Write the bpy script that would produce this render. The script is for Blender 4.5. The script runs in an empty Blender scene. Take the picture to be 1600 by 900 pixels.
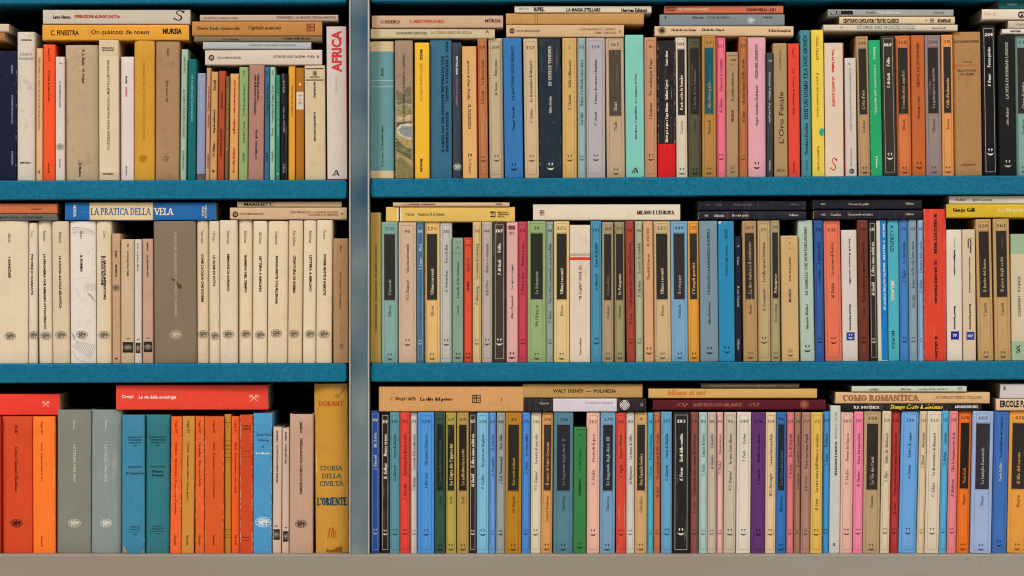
import bpy, bmesh, math, random
from mathutils import Vector

# ------------------------------------------------------------------ camera, world, sun, exposure
S = 0.0008                       # metres per photo pixel on the plane of the spines
CAMX, DIST = 800, 3.4            # the lens stands square to the shelves
scn = bpy.context.scene
col = scn.collection
cam_d = bpy.data.cameras.new('camera')
cam = bpy.data.objects.new('camera', cam_d)
col.objects.link(cam)
cam.location = ((CAMX - 800) * S, -DIST, 0)
cam.rotation_euler = (math.radians(90), 0, 0)
cam_d.sensor_width = 36
cam_d.lens = 36 * DIST / (1600 * S)
cam_d.shift_x = -(CAMX - 800) / 1600
cam_d.clip_end = 500
scn.camera = cam

w = bpy.data.worlds.new('World')
scn.world = w
w.use_nodes = True
nt = w.node_tree
bg = nt.nodes['Background']
sky = nt.nodes.new('ShaderNodeTexSky')
sky.sky_type = 'NISHITA'
sky.sun_disc = False
SUN_EL, SUN_AZ = math.radians(40), math.radians(-42)    # azimuth off the shelf's own facing, minus is from the left
sky.sun_elevation = SUN_EL
sky.sun_rotation = math.pi + SUN_AZ
sky.dust_density = 6.0
sky.air_density = 0.7
sky.ozone_density = 0.4
nt.links.new(sky.outputs[0], bg.inputs[0])
bg.inputs[1].default_value = 0.09
sun_d = bpy.data.lights.new('sun', 'SUN')
sun_d.energy = 2.3
sun_d.angle = math.radians(16)
sun_d.color = (1.0, 0.965, 0.935)
sun = bpy.data.objects.new('sun', sun_d)
col.objects.link(sun)
to_sun = Vector((math.sin(SUN_AZ) * math.cos(SUN_EL), -math.cos(SUN_AZ) * math.cos(SUN_EL), math.sin(SUN_EL)))
sun.rotation_euler = to_sun.to_track_quat('Z', 'Y').to_euler()
scn.view_settings.view_transform = 'Standard'
scn.view_settings.look = 'None'
scn.view_settings.gamma = 1
scn.view_settings.use_curve_mapping = False
scn.view_settings.exposure = 0.0
scn.cycles.max_bounces = 6
scn.cycles.use_denoising = True
scn.cycles.denoising_prefilter = 'NONE'
scn.cycles.filter_width = 1.1

# ------------------------------------------------------------------ small helpers
rnd = random.Random(7)
def PX(x): return (x - 800) * S
def PZ(y): return (450 - y) * S
def lin(h):
    h = h.lstrip('#')
    o = []
    for i in (0, 2, 4):
        c = int(h[i:i + 2], 16) / 255
        o.append(c / 12.92 if c <= 0.04045 else ((c + 0.055) / 1.055) ** 2.4)
    return tuple(o)
def mul(c, f): return tuple(min(1, v * f) for v in c)

class N:                                          # terse node builder
    def __init__(s, m):
        m.use_nodes = True
        s.t = m.node_tree
        s.b = s.t.nodes['Principled BSDF']
    def n(s, kind, **k):
        x = s.t.nodes.new('ShaderNode' + kind)
        for a, v in k.items(): setattr(x, a, v)
        return x
    def put(s, sock, v):
        if hasattr(v, 'is_output'): s.t.links.new(v, sock)
        else: sock.default_value = v
    def math(s, op, a, b=0.0, c=None, clamp=False):
        x = s.n('Math', operation=op, use_clamp=clamp)
        s.put(x.inputs[0], a); s.put(x.inputs[1], b)
        if c is not None: s.put(x.inputs[2], c)
        return x.outputs[0]
    def noise(s, vec, scale, detail=3, rough=0.55):
        x = s.n('TexNoise')
        s.put(x.inputs['Vector'], vec)
        x.inputs['Scale'].default_value = scale
        x.inputs['Detail'].default_value = detail
        x.inputs['Roughness'].default_value = rough
        return x.outputs['Fac']
    def mix(s, f, a, b, mode='MIX'):
        x = s.n('Mix', data_type='RGBA', blend_type=mode)
        s.put(x.inputs[0], f)
        for sock, v in ((x.inputs[6], a), (x.inputs[7], b)):
            if isinstance(v, tuple) and len(v) == 3: v = v + (1,)
            s.put(sock, v)
        return x.outputs[2]
    def ramp(s, f, lo, hi):                       # 0..1 between lo and hi
        x = s.n('MapRange', clamp=True)
        s.put(x.inputs[0], f)
        x.inputs[1].default_value = lo; x.inputs[2].default_value = hi
        return x.outputs[0]
    def vscale(s, vec, v):
        x = s.n('VectorMath', operation='MULTIPLY')
        s.put(x.inputs[0], vec); x.inputs[1].default_value = v
        return x.outputs[0]
    def objvec(s):
        tc = s.n('TexCoord'); oi = s.n('ObjectInfo')
        c = s.n('CombineXYZ')
        s.put(c.inputs[0], s.math('MULTIPLY', oi.outputs['Random'], 37.0))
        s.put(c.inputs[1], s.math('MULTIPLY', oi.outputs['Random'], 91.0))
        a = s.n('VectorMath', operation='ADD')
        s.put(a.inputs[0], tc.outputs['Object']); s.put(a.inputs[1], c.outputs[0])
        return a.outputs[0], oi
    def attr(s, name):
        return s.n('Attribute', attribute_type='OBJECT', attribute_name=name).outputs['Fac']
    def bump(s, h, strength, dist):
        x = s.n('Bump')
        x.inputs['Strength'].default_value = strength
        x.inputs['Distance'].default_value = dist
        s.put(x.inputs['Height'], h)
        s.put(s.b.inputs['Normal'], x.outputs[0])

def mat_cover(name, cloth=False):
    m = bpy.data.materials.new(name); k = N(m)
    v, oi = k.objvec()
    base = oi.outputs['Color']
    blot = k.noise(v, 22, 4, 0.6)
    fine = k.noise(v, 1400, 2)
    streak = k.noise(k.vscale(v, (420, 420, 9)), 1, 2)
    val = k.math('ADD', 0.86, k.math('MULTIPLY', blot, 0.17))
    val = k.math('ADD', val, k.math('MULTIPLY', streak, 0.09))
    val = k.math('ADD', val, k.math('MULTIPLY', fine, 0.05))
    c = k.mix(1.0, base, k.n('CombineColor').outputs[0], 'MULTIPLY')
    cc = c.node.inputs[7].links[0].from_node
    for i in range(3): k.put(cc.inputs[i], val)
    # foxing and handling grime
    fox = k.ramp(k.noise(v, 60, 5, 0.7), 0.56, 0.78)
    c = k.mix(k.math('MULTIPLY', fox, k.math('MULTIPLY', k.attr('grime'), 0.55)), c, (0.16, 0.095, 0.045))
    speck = k.ramp(k.noise(v, 520, 1), 0.74, 0.78)
    c = k.mix(k.math('MULTIPLY', speck, k.math('MULTIPLY', k.attr('grime'), 0.5)), c, (0.05, 0.035, 0.02))
    # scuffed edges and corners
    e = k.n('Attribute', attribute_type='GEOMETRY', attribute_name='edge').outputs['Fac']
    sc = k.math('ADD', k.math('MULTIPLY', e, k.math('MULTIPLY', k.attr('wear'), 0.62)), k.math('MULTIPLY', k.noise(v, 210, 4, 0.7), 0.9))
    c = k.mix(k.math('MULTIPLY', k.ramp(sc, 1.13, 1.30), 0.8), c, (0.62, 0.53, 0.41))
    spot = k.ramp(k.math('ADD', k.noise(v, 330, 2), k.math('MULTIPLY', k.attr('wear'), 0.03)), 0.785, 0.80)
    c = k.mix(k.math('MULTIPLY', spot, 0.6), c, (0.62, 0.53, 0.41))
    cr = k.noise(k.vscale(v, (260, 260, 3)), 1, 1)
    cr = k.math('SUBTRACT', 1.0, k.math('MULTIPLY', k.math('ABSOLUTE', k.math('SUBTRACT', cr, 0.56)), 45.0), clamp=True)
    cr = k.math('MULTIPLY', cr, k.ramp(k.noise(v, 35, 3), 0.45, 0.65))
    c = k.mix(k.math('MULTIPLY', cr, k.math('MULTIPLY', k.attr('crease'), 0.3)), c, (0.7, 0.62, 0.5))
    k.put(k.b.inputs['Base Color'], c)
    g = k.attr('gloss')
    k.put(k.b.inputs['Roughness'], k.math('SUBTRACT', k.math('ADD', 0.62, k.math('MULTIPLY', blot, 0.12)), k.math('MULTIPLY', g, 0.42)))
    k.put(k.b.inputs['Specular IOR Level'], k.math('ADD', 0.14, k.math('MULTIPLY', g, 0.3)))
    if cloth:
        wv = k.noise(k.vscale(v, (500, 500, 2600)), 1, 2)
        wh = k.noise(k.vscale(v, (2600, 2600, 500)), 1, 2)
        k.bump(k.math('ADD', wv, wh), 0.5, 0.0004)
    else:
        k.bump(k.math('ADD', k.math('ADD', streak, k.math('MULTIPLY', cr, 0.8)), k.math('ADD', k.math('MULTIPLY', blot, 2.0), k.math('MULTIPLY', k.math('MULTIPLY', k.noise(k.vscale(v, (170, 170, 22)), 1, 3, 0.6), g), 7.0))), 0.3, 0.0006)
    return m
M_PAPER = mat_cover('printed_paper_cover')
M_CLOTH = mat_cover('woven_cloth_cover', True)

def mat_picture():
    m = bpy.data.materials.new('printed_landscape'); k = N(m)
    v, oi = k.objvec()
    n = k.noise(k.vscale(v, (300, 300, 520)), 1, 6, 0.7)
    b = k.noise(k.vscale(v, (110, 110, 260)), 1, 4, 0.7)
    c = k.mix(k.math('MULTIPLY', k.ramp(n, 0.48, 0.66), 0.75), oi.outputs['Color'], (0.05, 0.05, 0.025))
    c = k.mix(k.math('MULTIPLY', k.ramp(b, 0.54, 0.68), 0.45), c, (0.46, 0.38, 0.25))
    k.put(k.b.inputs['Base Color'], c)
    k.b.inputs['Roughness'].default_value = 0.5
    return m
M_PICT = mat_picture()
def mat_ink():
    m = bpy.data.materials.new('printing_ink'); k = N(m)
    v, oi = k.objvec()
    n = k.noise(v, 240, 4, 0.7)
    c = k.mix(k.math('MULTIPLY', k.ramp(n, 0.55, 0.85), 0.14), oi.outputs['Color'], (0.4, 0.34, 0.27))
    k.put(k.b.inputs['Base Color'], c)
    k.b.inputs['Roughness'].default_value = 0.6
    k.b.inputs['Specular IOR Level'].default_value = 0.12
    return m
M_INK = mat_ink()

def mat_pages():
    m = bpy.data.materials.new('page_edges'); k = N(m)
    v, oi = k.objvec()
    lay = k.noise(k.vscale(v, (3800, 6, 6)), 1, 2)
    layz = k.noise(v, 30, 3)
    c = k.mix(k.ramp(lay, 0.3, 0.7), (0.34, 0.26, 0.17), (0.62, 0.52, 0.38))
    c = k.mix(k.math('MULTIPLY', layz, 0.5), c, (0.36, 0.25, 0.13))
    k.put(k.b.inputs['Base Color'], c)
    k.b.inputs['Roughness'].default_value = 0.9
    return m
M_PAGES = mat_pages()

def mat_shelf():
    m = bpy.data.materials.new('teal_powder_coat'); k = N(m)
    tc = k.n('TexCoord').outputs['Object']
    f = k.noise(tc, 330, 3, 0.6); g = k.noise(tc, 9, 4)
    c = k.mix(k.ramp(f, 0.26, 0.8), lin('#005675'), lin('#09789b'))
    c = k.mix(k.math('MULTIPLY', k.ramp(g, 0.35, 0.75), 0.35), c, lin('#04657e'))
    ch = k.ramp(k.noise(tc, 60, 6, 0.8), 0.70, 0.74)
    gr = k.ramp(k.noise(k.vscale(tc, (3, 3, 40)), 1, 5, 0.7), 0.5, 0.75)
    c = k.mix(k.math('MULTIPLY', gr, 0.4), c, lin('#0d4b5c'))
    c = k.mix(k.math('MULTIPLY', ch, 0.35), c, lin('#7fb0ba'))
    k.put(k.b.inputs['Base Color'], c)
    k.put(k.b.inputs['Roughness'], k.math('ADD', 0.34, k.math('MULTIPLY', f, 0.25)))
    k.b.inputs['Specular IOR Level'].default_value = 0.2
    k.bump(f, 0.4, 0.0007)
    return m
def mat_post():
    m = bpy.data.materials.new('tarnished_aluminium'); k = N(m)
    tc = k.n('TexCoord').outputs['Object']
    mp = k.n('Mapping'); k.put(mp.inputs[0], tc); mp.inputs[1].default_value = (0, 0, 3.37); mp.inputs[3].default_value = (5, 5, 6)
    big = k.noise(mp.outputs[0], 1, 3, 0.45)
    br = k.noise(k.vscale(tc, (900, 900, 6)), 1, 2)
    c = k.mix(k.ramp(big, 0.38, 0.66), lin('#4a7088'), lin('#a8b8b4'))  # blue and pale patches stand in for reflections, put into the metal's colour
    c = k.mix(k.math('MULTIPLY', k.ramp(k.noise(tc, 170, 4, 0.7), 0.68, 0.74), 0.4), c, lin('#b0bcb8'))
    k.put(k.b.inputs['Base Color'], c)
    k.b.inputs['Metallic'].default_value = 0.75
    k.put(k.b.inputs['Roughness'], k.math('ADD', 0.22, k.math('MULTIPLY', br, 0.16)))
    k.bump(br, 0.1, 0.0003)
    return m
def mat_flange():
    m = bpy.data.materials.new('bare_aluminium_edge'); k = N(m)
    tc = k.n('TexCoord').outputs['Object']
    n = k.noise(k.vscale(tc, (40, 40, 12)), 1, 4)
    k.put(k.b.inputs['Base Color'], k.mix(n, lin('#8f9794'), lin('#d2d2c8')))
    k.b.inputs['Metallic'].default_value = 0.5
    k.b.inputs['Roughness'].default_value = 0.45
    return m
def mat_ledge():
    m = bpy.data.materials.new('worn_grey_metal_ledge'); k = N(m)
    tc = k.n('TexCoord').outputs['Object']
    big = k.noise(k.vscale(tc, (1.6, 1.6, 6)), 1, 3, 0.5)
    sm = k.noise(k.vscale(tc, (14, 14, 160)), 1, 4, 0.6)
    c = k.mix(k.ramp(big, 0.36, 0.64), lin('#93887a'), lin('#969488'))
    c = k.mix(k.math('MULTIPLY', k.ramp(sm, 0.35, 0.75), 0.25), c, lin('#8c8270'))
    pit = k.ramp(k.noise(tc, 120, 2), 0.775, 0.79)
    c = k.mix(k.math('MULTIPLY', pit, 0.8), c, lin('#3c352c'))
    k.put(k.b.inputs['Base Color'], c)
    k.b.inputs['Metallic'].default_value = 0.25
    k.b.inputs['Roughness'].default_value = 0.5
    k.bump(sm, 0.15, 0.0006)
    return m
def mat_dark():
    m = bpy.data.materials.new('dark_back_panel'); k = N(m)
    tc = k.n('TexCoord').outputs['Object']
    k.put(k.b.inputs['Base Color'], k.mix(k.noise(tc, 14, 4), (0.004, 0.010, 0.014), (0.010, 0.020, 0.026)))
    k.b.inputs['Roughness'].default_value = 0.8
    return m
def mat_bounce_ground():
    m = bpy.data.materials.new('pavement'); k = N(m)
    tc = k.n('TexCoord').outputs['Object']
    k.put(k.b.inputs['Base Color'], k.mix(k.noise(tc, 3, 6), (0.36, 0.33, 0.28), (0.50, 0.46, 0.39)))
    k.b.inputs['Roughness'].default_value = 0.9
    return m

def add(name, verts, faces, mat, parent=None, color=None, smooth=False):
    me = bpy.data.meshes.new(name)
    me.from_pydata(verts, [], faces)
    me.materials.append(mat)
    if smooth: me.polygons.foreach_set('use_smooth', [True] * len(me.polygons))
    o = bpy.data.objects.new(name, me)
    col.objects.link(o)
    if parent: o.parent = parent
    if color: o.color = tuple(color) + (1,)
    return o
def empty(name, loc):
    o = bpy.data.objects.new(name, None)
    o.empty_display_size = 0.02
    col.objects.link(o)
    o.location = loc
    return o

# ------------------------------------------------------------------ the bookcase
case = empty('bookcase', (PX(560), 0, PZ(940)))
case['label'] = 'teal metal bookcase with a tarnished upright and grey bottom ledge, holding every book'
case['category'] = 'bookcase'
MS, MP, MF, ML, MD = mat_shelf(), mat_post(), mat_flange(), mat_ledge(), mat_dark()
def rbox(name, x0, x1, y0, y1, zt, zb, mat, r=0.002, segs=3):
    """a board: front edge and front-end corners rounded; zt, zb are (left, right) heights"""
    L = case.location
    prof = []                                    # rounded rectangle seen from the front, extruded back
    def ring(inset, y):
        pts = []
        for (cx, cz, a0, e) in ((x1, 't', 0, 1), (x0, 't', 90, 0), (x0, 'b', 180, 0), (x1, 'b', 270, 1)):
            z = (zt if cz == 't' else zb)[e]
            sx = -1 if e else 1; sz = -1 if cz == 't' else 1
            ccx, ccz = cx + sx * r * 1.6, z + sz * r * 1.6
            for i in range(segs + 1):
                a = math.radians(a0 + 90 * i / segs)
                rr = r * 1.6 - inset
                pts.append((ccx + rr * math.cos(a) - L.x, y - L.y, ccz + rr * math.sin(a) - L.z))
        return pts
    rings = [ring(r * 0.8, y0), ring(r * 0.25, y0 + r * 0.25), ring(0, y0 + r * 0.9), ring(0, y1)]
    n = len(rings[0])
    vs = [p for q in rings for p in q]
    fs = [tuple(range(n))[::-1], tuple(range(3 * n, 4 * n))]
    for k in range(3):
        for i in range(n):
            j = (i + 1) % n
            fs.append((k * n + i, k * n + j, (k + 1) * n + j, (k + 1) * n + i))
    o = add(name, vs, fs, mat, case)
    me = o.data
    me.polygons.foreach_set('use_smooth', [len(p.vertices) == 4 for p in me.polygons])
    return o
FRONT, BACK = -0.005, 0.27
LX, RX = (-90, 542), (579, 1700)
# (left end top, right end top, left end bottom, right end bottom) in photo pixels
BOARD = {('L', 0): (-26, -28, 7.6, 5), ('R', 0): (-30, -36, 3.6, 0.6),
         ('L', 1): (282.6, 281.2, 313, 310.5), ('R', 1): (279.6, 273.9, 308.6, 303.6),
         ('L', 2): (568.6, 567.6, 599, 596.6), ('R', 2): (567.4, 563.4, 596.6, 592.6)}
for (sd, k), (tl, tr, bl, br) in BOARD.items():
    x0, x1 = LX if sd == 'L' else RX
    rbox('shelf_board', PX(x0), PX(x1), FRONT, BACK, (PZ(tl), PZ(tr)), (PZ(bl), PZ(br)), MS)
LEDGE = 865.0
rbox('bottom_ledge', PX(-120), PX(1730), -0.012, BACK, (PZ(LEDGE), PZ(LEDGE)), (PZ(960), PZ(960)), ML, 0.0015)
for x0, x1, y0, name in ((546.2, 577.6, -0.0085, 'upright_post'),):
    rbox(name, PX(x0 + 2.6), PX(x1 - 2.8), y0, 0.03, (PZ(-60), PZ(-60)), (PZ(864.6), PZ(864.6)), MP, 0.0004)
    for a, b in ((x0, x0 + 2.4), (x1 - 2.6, x1)):
        rbox('post_flange', PX(a), PX(b), y0 - 0.0022, 0.03, (PZ(-60), PZ(-60)), (PZ(864.6), PZ(864.6)), MF, 0.0006)
L = case.location
def slab(name, x0, x1, y0, y1, z0, z1, mat):
    v = [(x - L.x, y - L.y, z - L.z) for x in (x0, x1) for y in (y0, y1) for z in (z0, z1)]
    return add(name, v, [(0, 1, 3, 2), (4, 6, 7, 5), (0, 4, 5, 1), (2, 3, 7, 6), (0, 2, 6, 4), (1, 5, 7, 3)], mat, case)
slab('back_panel', PX(-120), PX(1730), BACK + 0.001, BACK + 0.012, PZ(960), PZ(-70), MD)
slab('bay_divider', PX(552), PX(572), 0.031, BACK, PZ(864), PZ(-60), MD)
slab('side_panel', PX(-120), PX(-95), 0.0, BACK, PZ(864), PZ(-60), MD)
slab('side_panel', PX(1704), PX(1730), 0.0, BACK, PZ(864), PZ(-60), MD)
slab('top_panel', PX(-120), PX(1730), 0.0, BACK, PZ(-62), PZ(-72), MD)
g = add('ground', [(-60, -60, 0), (60, -60, 0), (60, 60, 0), (-60, 60, 0)], [(0, 1, 2, 3)], mat_bounce_ground())  # unseen sheet below the frame, added for bounce light and the post's reflections
g.location = (0, 0, -1.25)
g['kind'] = 'structure'

def base_y(row, side, x):
    if row == 3: return LEDGE - 0.2
    b = BOARD[(side, row)]; x0, x1 = LX if side == 'L' else RX
    return b[0] + (b[1] - b[0]) * (x - x0) / (x1 - x0) - 0.3

# ------------------------------------------------------------------ lettering: a seriffed stroke alphabet
# v x y0 y1 serif-ends(b,t) | d x0 y0 x1 y1 thick? | a cx cy rx ry a0 a1 | h x0 x1 y | s x y (serif) | k: tick
G = {}
def glyphs(txt):
    for ln in txt.strip().split('\n'):
        ch, adv, spec = ln.split(' ', 2)
        G[ch] = (float(adv), [p.split() for p in spec.split('|')])
glyphs('''
A .76 d .05 0 .37 1 t|d .37 1 .70 0 T|h .17 .56 .33|s .05 0|s .70 0
B .68 v .15 0 1 bt|h .15 .32 .965|h .15 .32 .52|h .15 .34 .035|a .30 .75 .27 .25 -90 90|a .32 .265 .31 .265 -90 90
C .74 a .42 .5 .38 .52 42 318|k .68 .68 .97
D .80 v .15 0 1 bt|h .15 .36 .965|h .15 .36 .035|a .36 .5 .38 .5 -90 90
E .66 v .15 0 1 bt|h .15 .58 .965|h .15 .44 .52|h .15 .60 .035|k .57 .76 1|k .60 0 .24|k .44 .4 .63
F .60 v .15 0 1 bt|h .15 .56 .965|h .15 .43 .5|k .55 .75 1|k .43 .38 .62
G .80 a .42 .5 .38 .52 42 330|v .68 0 .44 t|k .68 .7 .97
H .82 v .15 0 1 bt|v .66 0 1 bt|h .15 .66 .52
I .34 v .17 0 1 bt
J .40 v .22 -.05 1 t|a .08 -.05 .21 .2 250 360
K .76 v .15 0 1 bt|d .18 .42 .6 1 t|d .28 .54 .68 0 T|s .6 1|s .69 0
L .62 v .15 0 1 bt|h .15 .56 .035|k .57 0 .27
M .94 v .13 0 1 b t|d .13 1 .46 .03 T|d .46 .03 .79 1 t|v .80 0 1 bt
N .82 v .13 0 1 b t|d .13 1 .67 0 T|v .68 0 1 t t
O .84 a .42 .5 .39 .52 0 360
P .62 v .15 0 1 bt|h .15 .32 .965|h .15 .32 .45|a .31 .72 .28 .28 -90 90
Q .84 a .42 .5 .39 .52 0 360|d .42 .06 .82 -.2 T
R .72 v .15 0 1 bt|h .15 .32 .965|h .15 .32 .48|a .31 .74 .27 .27 -90 90|d .32 .48 .66 0 T|s .68 0
S .56 a .28 .745 .22 .275 35 270|a .28 .255 .24 .275 -145 90|k .48 .72 .97|k .05 .03 .28
T .70 v .35 0 1 b|h .04 .66 .965|k .05 .74 1|k .65 .74 1
U .80 v .15 .32 1 t|a .40 .34 .31 .36 180 360|v .68 .3 1 t t
V .74 d .06 1 .38 0 T|d .38 0 .68 1 t|s .06 1|s .68 1
W 1.06 d .06 1 .33 0 T|d .33 0 .52 1 t|d .50 1 .76 0 T|d .76 0 1.0 1 t|s .06 1|s .5 1|s 1.0 1
X .72 d .08 1 .62 0 T|d .06 0 .62 1 t|s .08 1|s .62 1|s .08 0|s .62 0
Y .70 d .06 1 .36 .45 T|d .36 .45 .64 1 t|v .36 0 .46 b|s .06 1|s .64 1
Z .64 h .07 .58 .965|h .05 .60 .035|d .08 0 .56 1 T|k .08 .78 1|k .59 0 .24
a .50 a .22 .17 .18 .19 0 360|v .39 0 .44|a .25 .44 .19 .2 0 155
b .56 v .12 0 1.02 t|a .29 .31 .23 .33 -140 140
c .46 a .26 .31 .22 .33 50 310
d .56 v .42 0 1.02 bt|a .25 .31 .22 .33 40 320
e .48 a .26 .31 .22 .33 0 315|h .08 .46 .36
f .34 v .15 0 .82 b|a .29 .8 .20 .22 60 180|h .02 .32 .61
g .52 a .24 .40 .19 .24 0 360|a .25 -.05 .21 .2 0 360|d .1 .2 .12 .1 t
h .58 v .12 0 1.02 bt|a .27 .42 .2 .22 0 120|v .42 0 .44 b
i .28 v .14 0 .62 bt|a .14 .86 .09 .09 0 360
j .26 v .15 -.1 .62 t|a .03 -.1 .18 .18 270 360|a .15 .86 .09 .09 0 360
k .56 v .12 0 1.02 bt|d .15 .26 .44 .63 t|d .22 .33 .5 0 T
l .28 v .14 0 1.02 bt
m .86 v .12 0 .62 bt|a .25 .42 .19 .22 0 120|v .40 0 .44 b|a .54 .42 .19 .22 0 120|v .69 0 .44 b
n .58 v .12 0 .62 bt|a .27 .42 .2 .22 0 120|v .42 0 .44 b
o .54 a .27 .31 .23 .33 0 360
p .56 v .12 -.32 .62 bt|a .29 .31 .23 .33 -140 140
q .56 v .42 -.32 .62 b|a .25 .31 .22 .33 40 320
r .40 v .12 0 .62 bt|a .28 .40 .16 .24 40 130
s .40 a .2 .47 .16 .175 35 270|a .2 .16 .17 .18 -145 90
t .34 v .15 .1 .84|a .29 .16 .2 .18 180 300|h .02 .32 .61
u .58 v .12 .2 .62 t|a .28 .22 .2 .24 180 330|v .42 0 .62 bt
v .52 d .06 .62 .27 0 T|d .27 0 .46 .62 t
w .74 d .06 .62 .22 0 T|d .22 0 .36 .62 t|d .36 .62 .52 0 T|d .52 0 .68 .62 t
x .52 d .07 .62 .44 0 T|d .06 0 .44 .62 t
y .52 d .06 .62 .27 0 T|d .15 -.3 .46 .62 t
z .46 h .05 .41 .59|h .05 .42 .03|d .06 0 .38 .62 T
0 .56 a .28 .5 .24 .5 0 360
1 .40 v .2 0 1 b|d .06 .82 .2 1 t
2 .54 a .26 .72 .22 .28 -20 170|d .06 .03 .44 .62 T|h .05 .5 .05
3 .52 a .25 .76 .2 .24 -90 150|a .24 .27 .24 .27 -150 90
4 .56 v .38 0 1|d .04 .3 .36 1 t|h .03 .52 .28
5 .52 h .12 .46 .95|k .13 .52 .97|a .24 .3 .24 .3 -150 120
6 .54 a .27 .3 .23 .3 0 360|a .40 .42 .36 .56 100 190
7 .52 h .05 .48 .95|d .16 0 .46 .95 T
8 .54 a .27 .76 .19 .24 0 360|a .27 .27 .23 .27 0 360
9 .54 a .27 .7 .23 .3 0 360|a .14 .58 .36 .56 -80 10
. .22 a .11 .06 .07 .07 0 360
, .22 d .05 -.16 .13 .06 T
: .24 a .12 .06 .07 .07 0 360|a .12 .5 .07 .07 0 360
' .18 d .09 .72 .1 1 T
" .30 d .08 .72 .09 1 T|d .2 .72 .21 1 T
- .36 h .06 .30 .34
/ .42 d .04 -.1 .36 1.05 t
( .30 a .32 .45 .26 .62 110 250
) .30 a .0 .45 .26 .62 -70 70
! .26 d .13 .3 .13 1 T|a .13 .06 .07 .07 0 360
& .78 a .34 .26 .28 .28 0 360|a .34 .76 .18 .24 0 360|d .3 .6 .72 0 T
; .24 a .12 .5 .07 .07 0 360|d .05 -.16 .13 .06 T
''')
G[' '] = (0.30, [])
G['·'] = (0.3, [['a', '.15', '.36', '.09', '.09', '0', '360']])
G['•'] = (0.36, [['a', '.18', '.4', '.13', '.13', '0', '360']])
G['—'] = (0.9, [['h', '.05', '.85', '.36']])
G['«'] = (0.42, [p.split() for p in 'd .06 .32 .2 .55 t|d .06 .32 .2 .08 t|d .22 .32 .36 .55 t|d .22 .32 .36 .08 t'.split('|')])
G['»'] = (0.42, [p.split() for p in 'd .2 .32 .06 .55 t|d .2 .32 .06 .08 t|d .36 .32 .22 .55 t|d .36 .32 .22 .08 t'.split('|')])
ACC = {'à': 'a`', 'è': 'e`', 'ì': 'i`', 'ò': 'o`', 'ù': 'u`', 'é': 'e/', 'í': 'i/', 'á': 'a/', 'À': 'A`', 'È': 'E`', 'Ì': 'I`', 'Ô': 'O^',
       'ö': 'o:', 'ü': 'u:', 'ï': 'i:', 'ê': 'e^', 'ë': 'e:', 'Û': 'U^', 'ó': 'o/', 'ô': 'o^'}
for a, (b, m_) in ((k_, v_) for k_, v_ in ACC.items()):
    adv, p = G[b]; up = 1.1 if b.isupper() else 0.74; c = adv / 2
    if m_ == '`': e = [['d', str(c - .1), str(up + .14), str(c + .06), str(up), 't']]
    elif m_ == '/': e = [['d', str(c - .06), str(up), str(c + .1), str(up + .14), 't']]
    elif m_ == '^': e = [['d', str(c - .12), str(up), str(c), str(up + .14), 't'], ['d', str(c), str(up + .14), str(c + .12), str(up), 't']]
    else: e = [['a', str(c - .11), str(up + .07), '.06', '.06', '0', '360'], ['a', str(c + .11), str(up + .07), '.06', '.06', '0', '360']]
    G[a] = (adv, p + e)

def arc(cx, cy, rx, ry, a0, a1, wx, wy):
    n = max(3, int(abs(a1 - a0) / 28))
    wx = min(wx, rx); wy = min(wy, ry)
    vs = []
    for i in range(n + 1):
        t = math.radians(a0 + (a1 - a0) * i / n)
        c, s = math.cos(t), math.sin(t)
        vs.append((cx + rx * c, cy + ry * s)); vs.append((cx + (rx - wx) * c, cy + (ry - wy) * s))
    return vs, [(2 * i, 2 * i + 2, 2 * i + 3, 2 * i + 1) for i in range(n)]
def quad(x0, y0, x1, y1): return [(x0, y0), (x1, y0), (x1, y1), (x0, y1)], [(0, 1, 2, 3)]
CACHE = {}
def glyph(ch, T, t, serif):
    key = (ch, T, t, serif)
    if key in CACHE: return CACHE[key]
    adv, ps = G.get(ch, G['·'])
    out = []
    sr = T / 2 + 0.085
    for p in ps:
        k = p[0]; f = []
        for q in p[1:]:
            try: f.append(float(q))
            except ValueError: f.append(q)
        if k == 'v':
            ends = f[3] if len(f) > 3 else ''
            W = t * 1.3 if len(f) > 4 else T
            out.append(quad(f[0] - W / 2, f[1], f[0] + W / 2, f[2]))
            if serif:
                if 'b' in ends: out.append(quad(f[0] - sr, f[1], f[0] + sr, f[1] + t))
                if 't' in ends: out.append(quad(f[0] - sr, f[2] - t, f[0] + (sr if ch.isupper() else 0), f[2]))
        elif k == 'd':
            W = (T if f[4] == 'T' else t * 1.25) * 1.1 / 2
            out.append(([(f[0] - W, f[1]), (f[0] + W, f[1]), (f[2] + W, f[3]), (f[2] - W, f[3])], [(0, 1, 2, 3)]))
        elif k == 'a': out.append(arc(*f, T * 1.08, t * 1.15))
        elif k == 'h': out.append(quad(f[0], f[2] - t / 2, f[1], f[2] + t / 2))
        elif k == 's' and serif: out.append(quad(f[0] - sr, f[1] - (t if f[1] > .5 else 0), f[0] + sr, f[1] + (0 if f[1] > .5 else t)))
        elif k == 'k' and serif: out.append(quad(f[0] - t / 2, f[1], f[0] + t / 2, f[2]))
    CACHE[key] = (adv, out)
    return CACHE[key]
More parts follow.
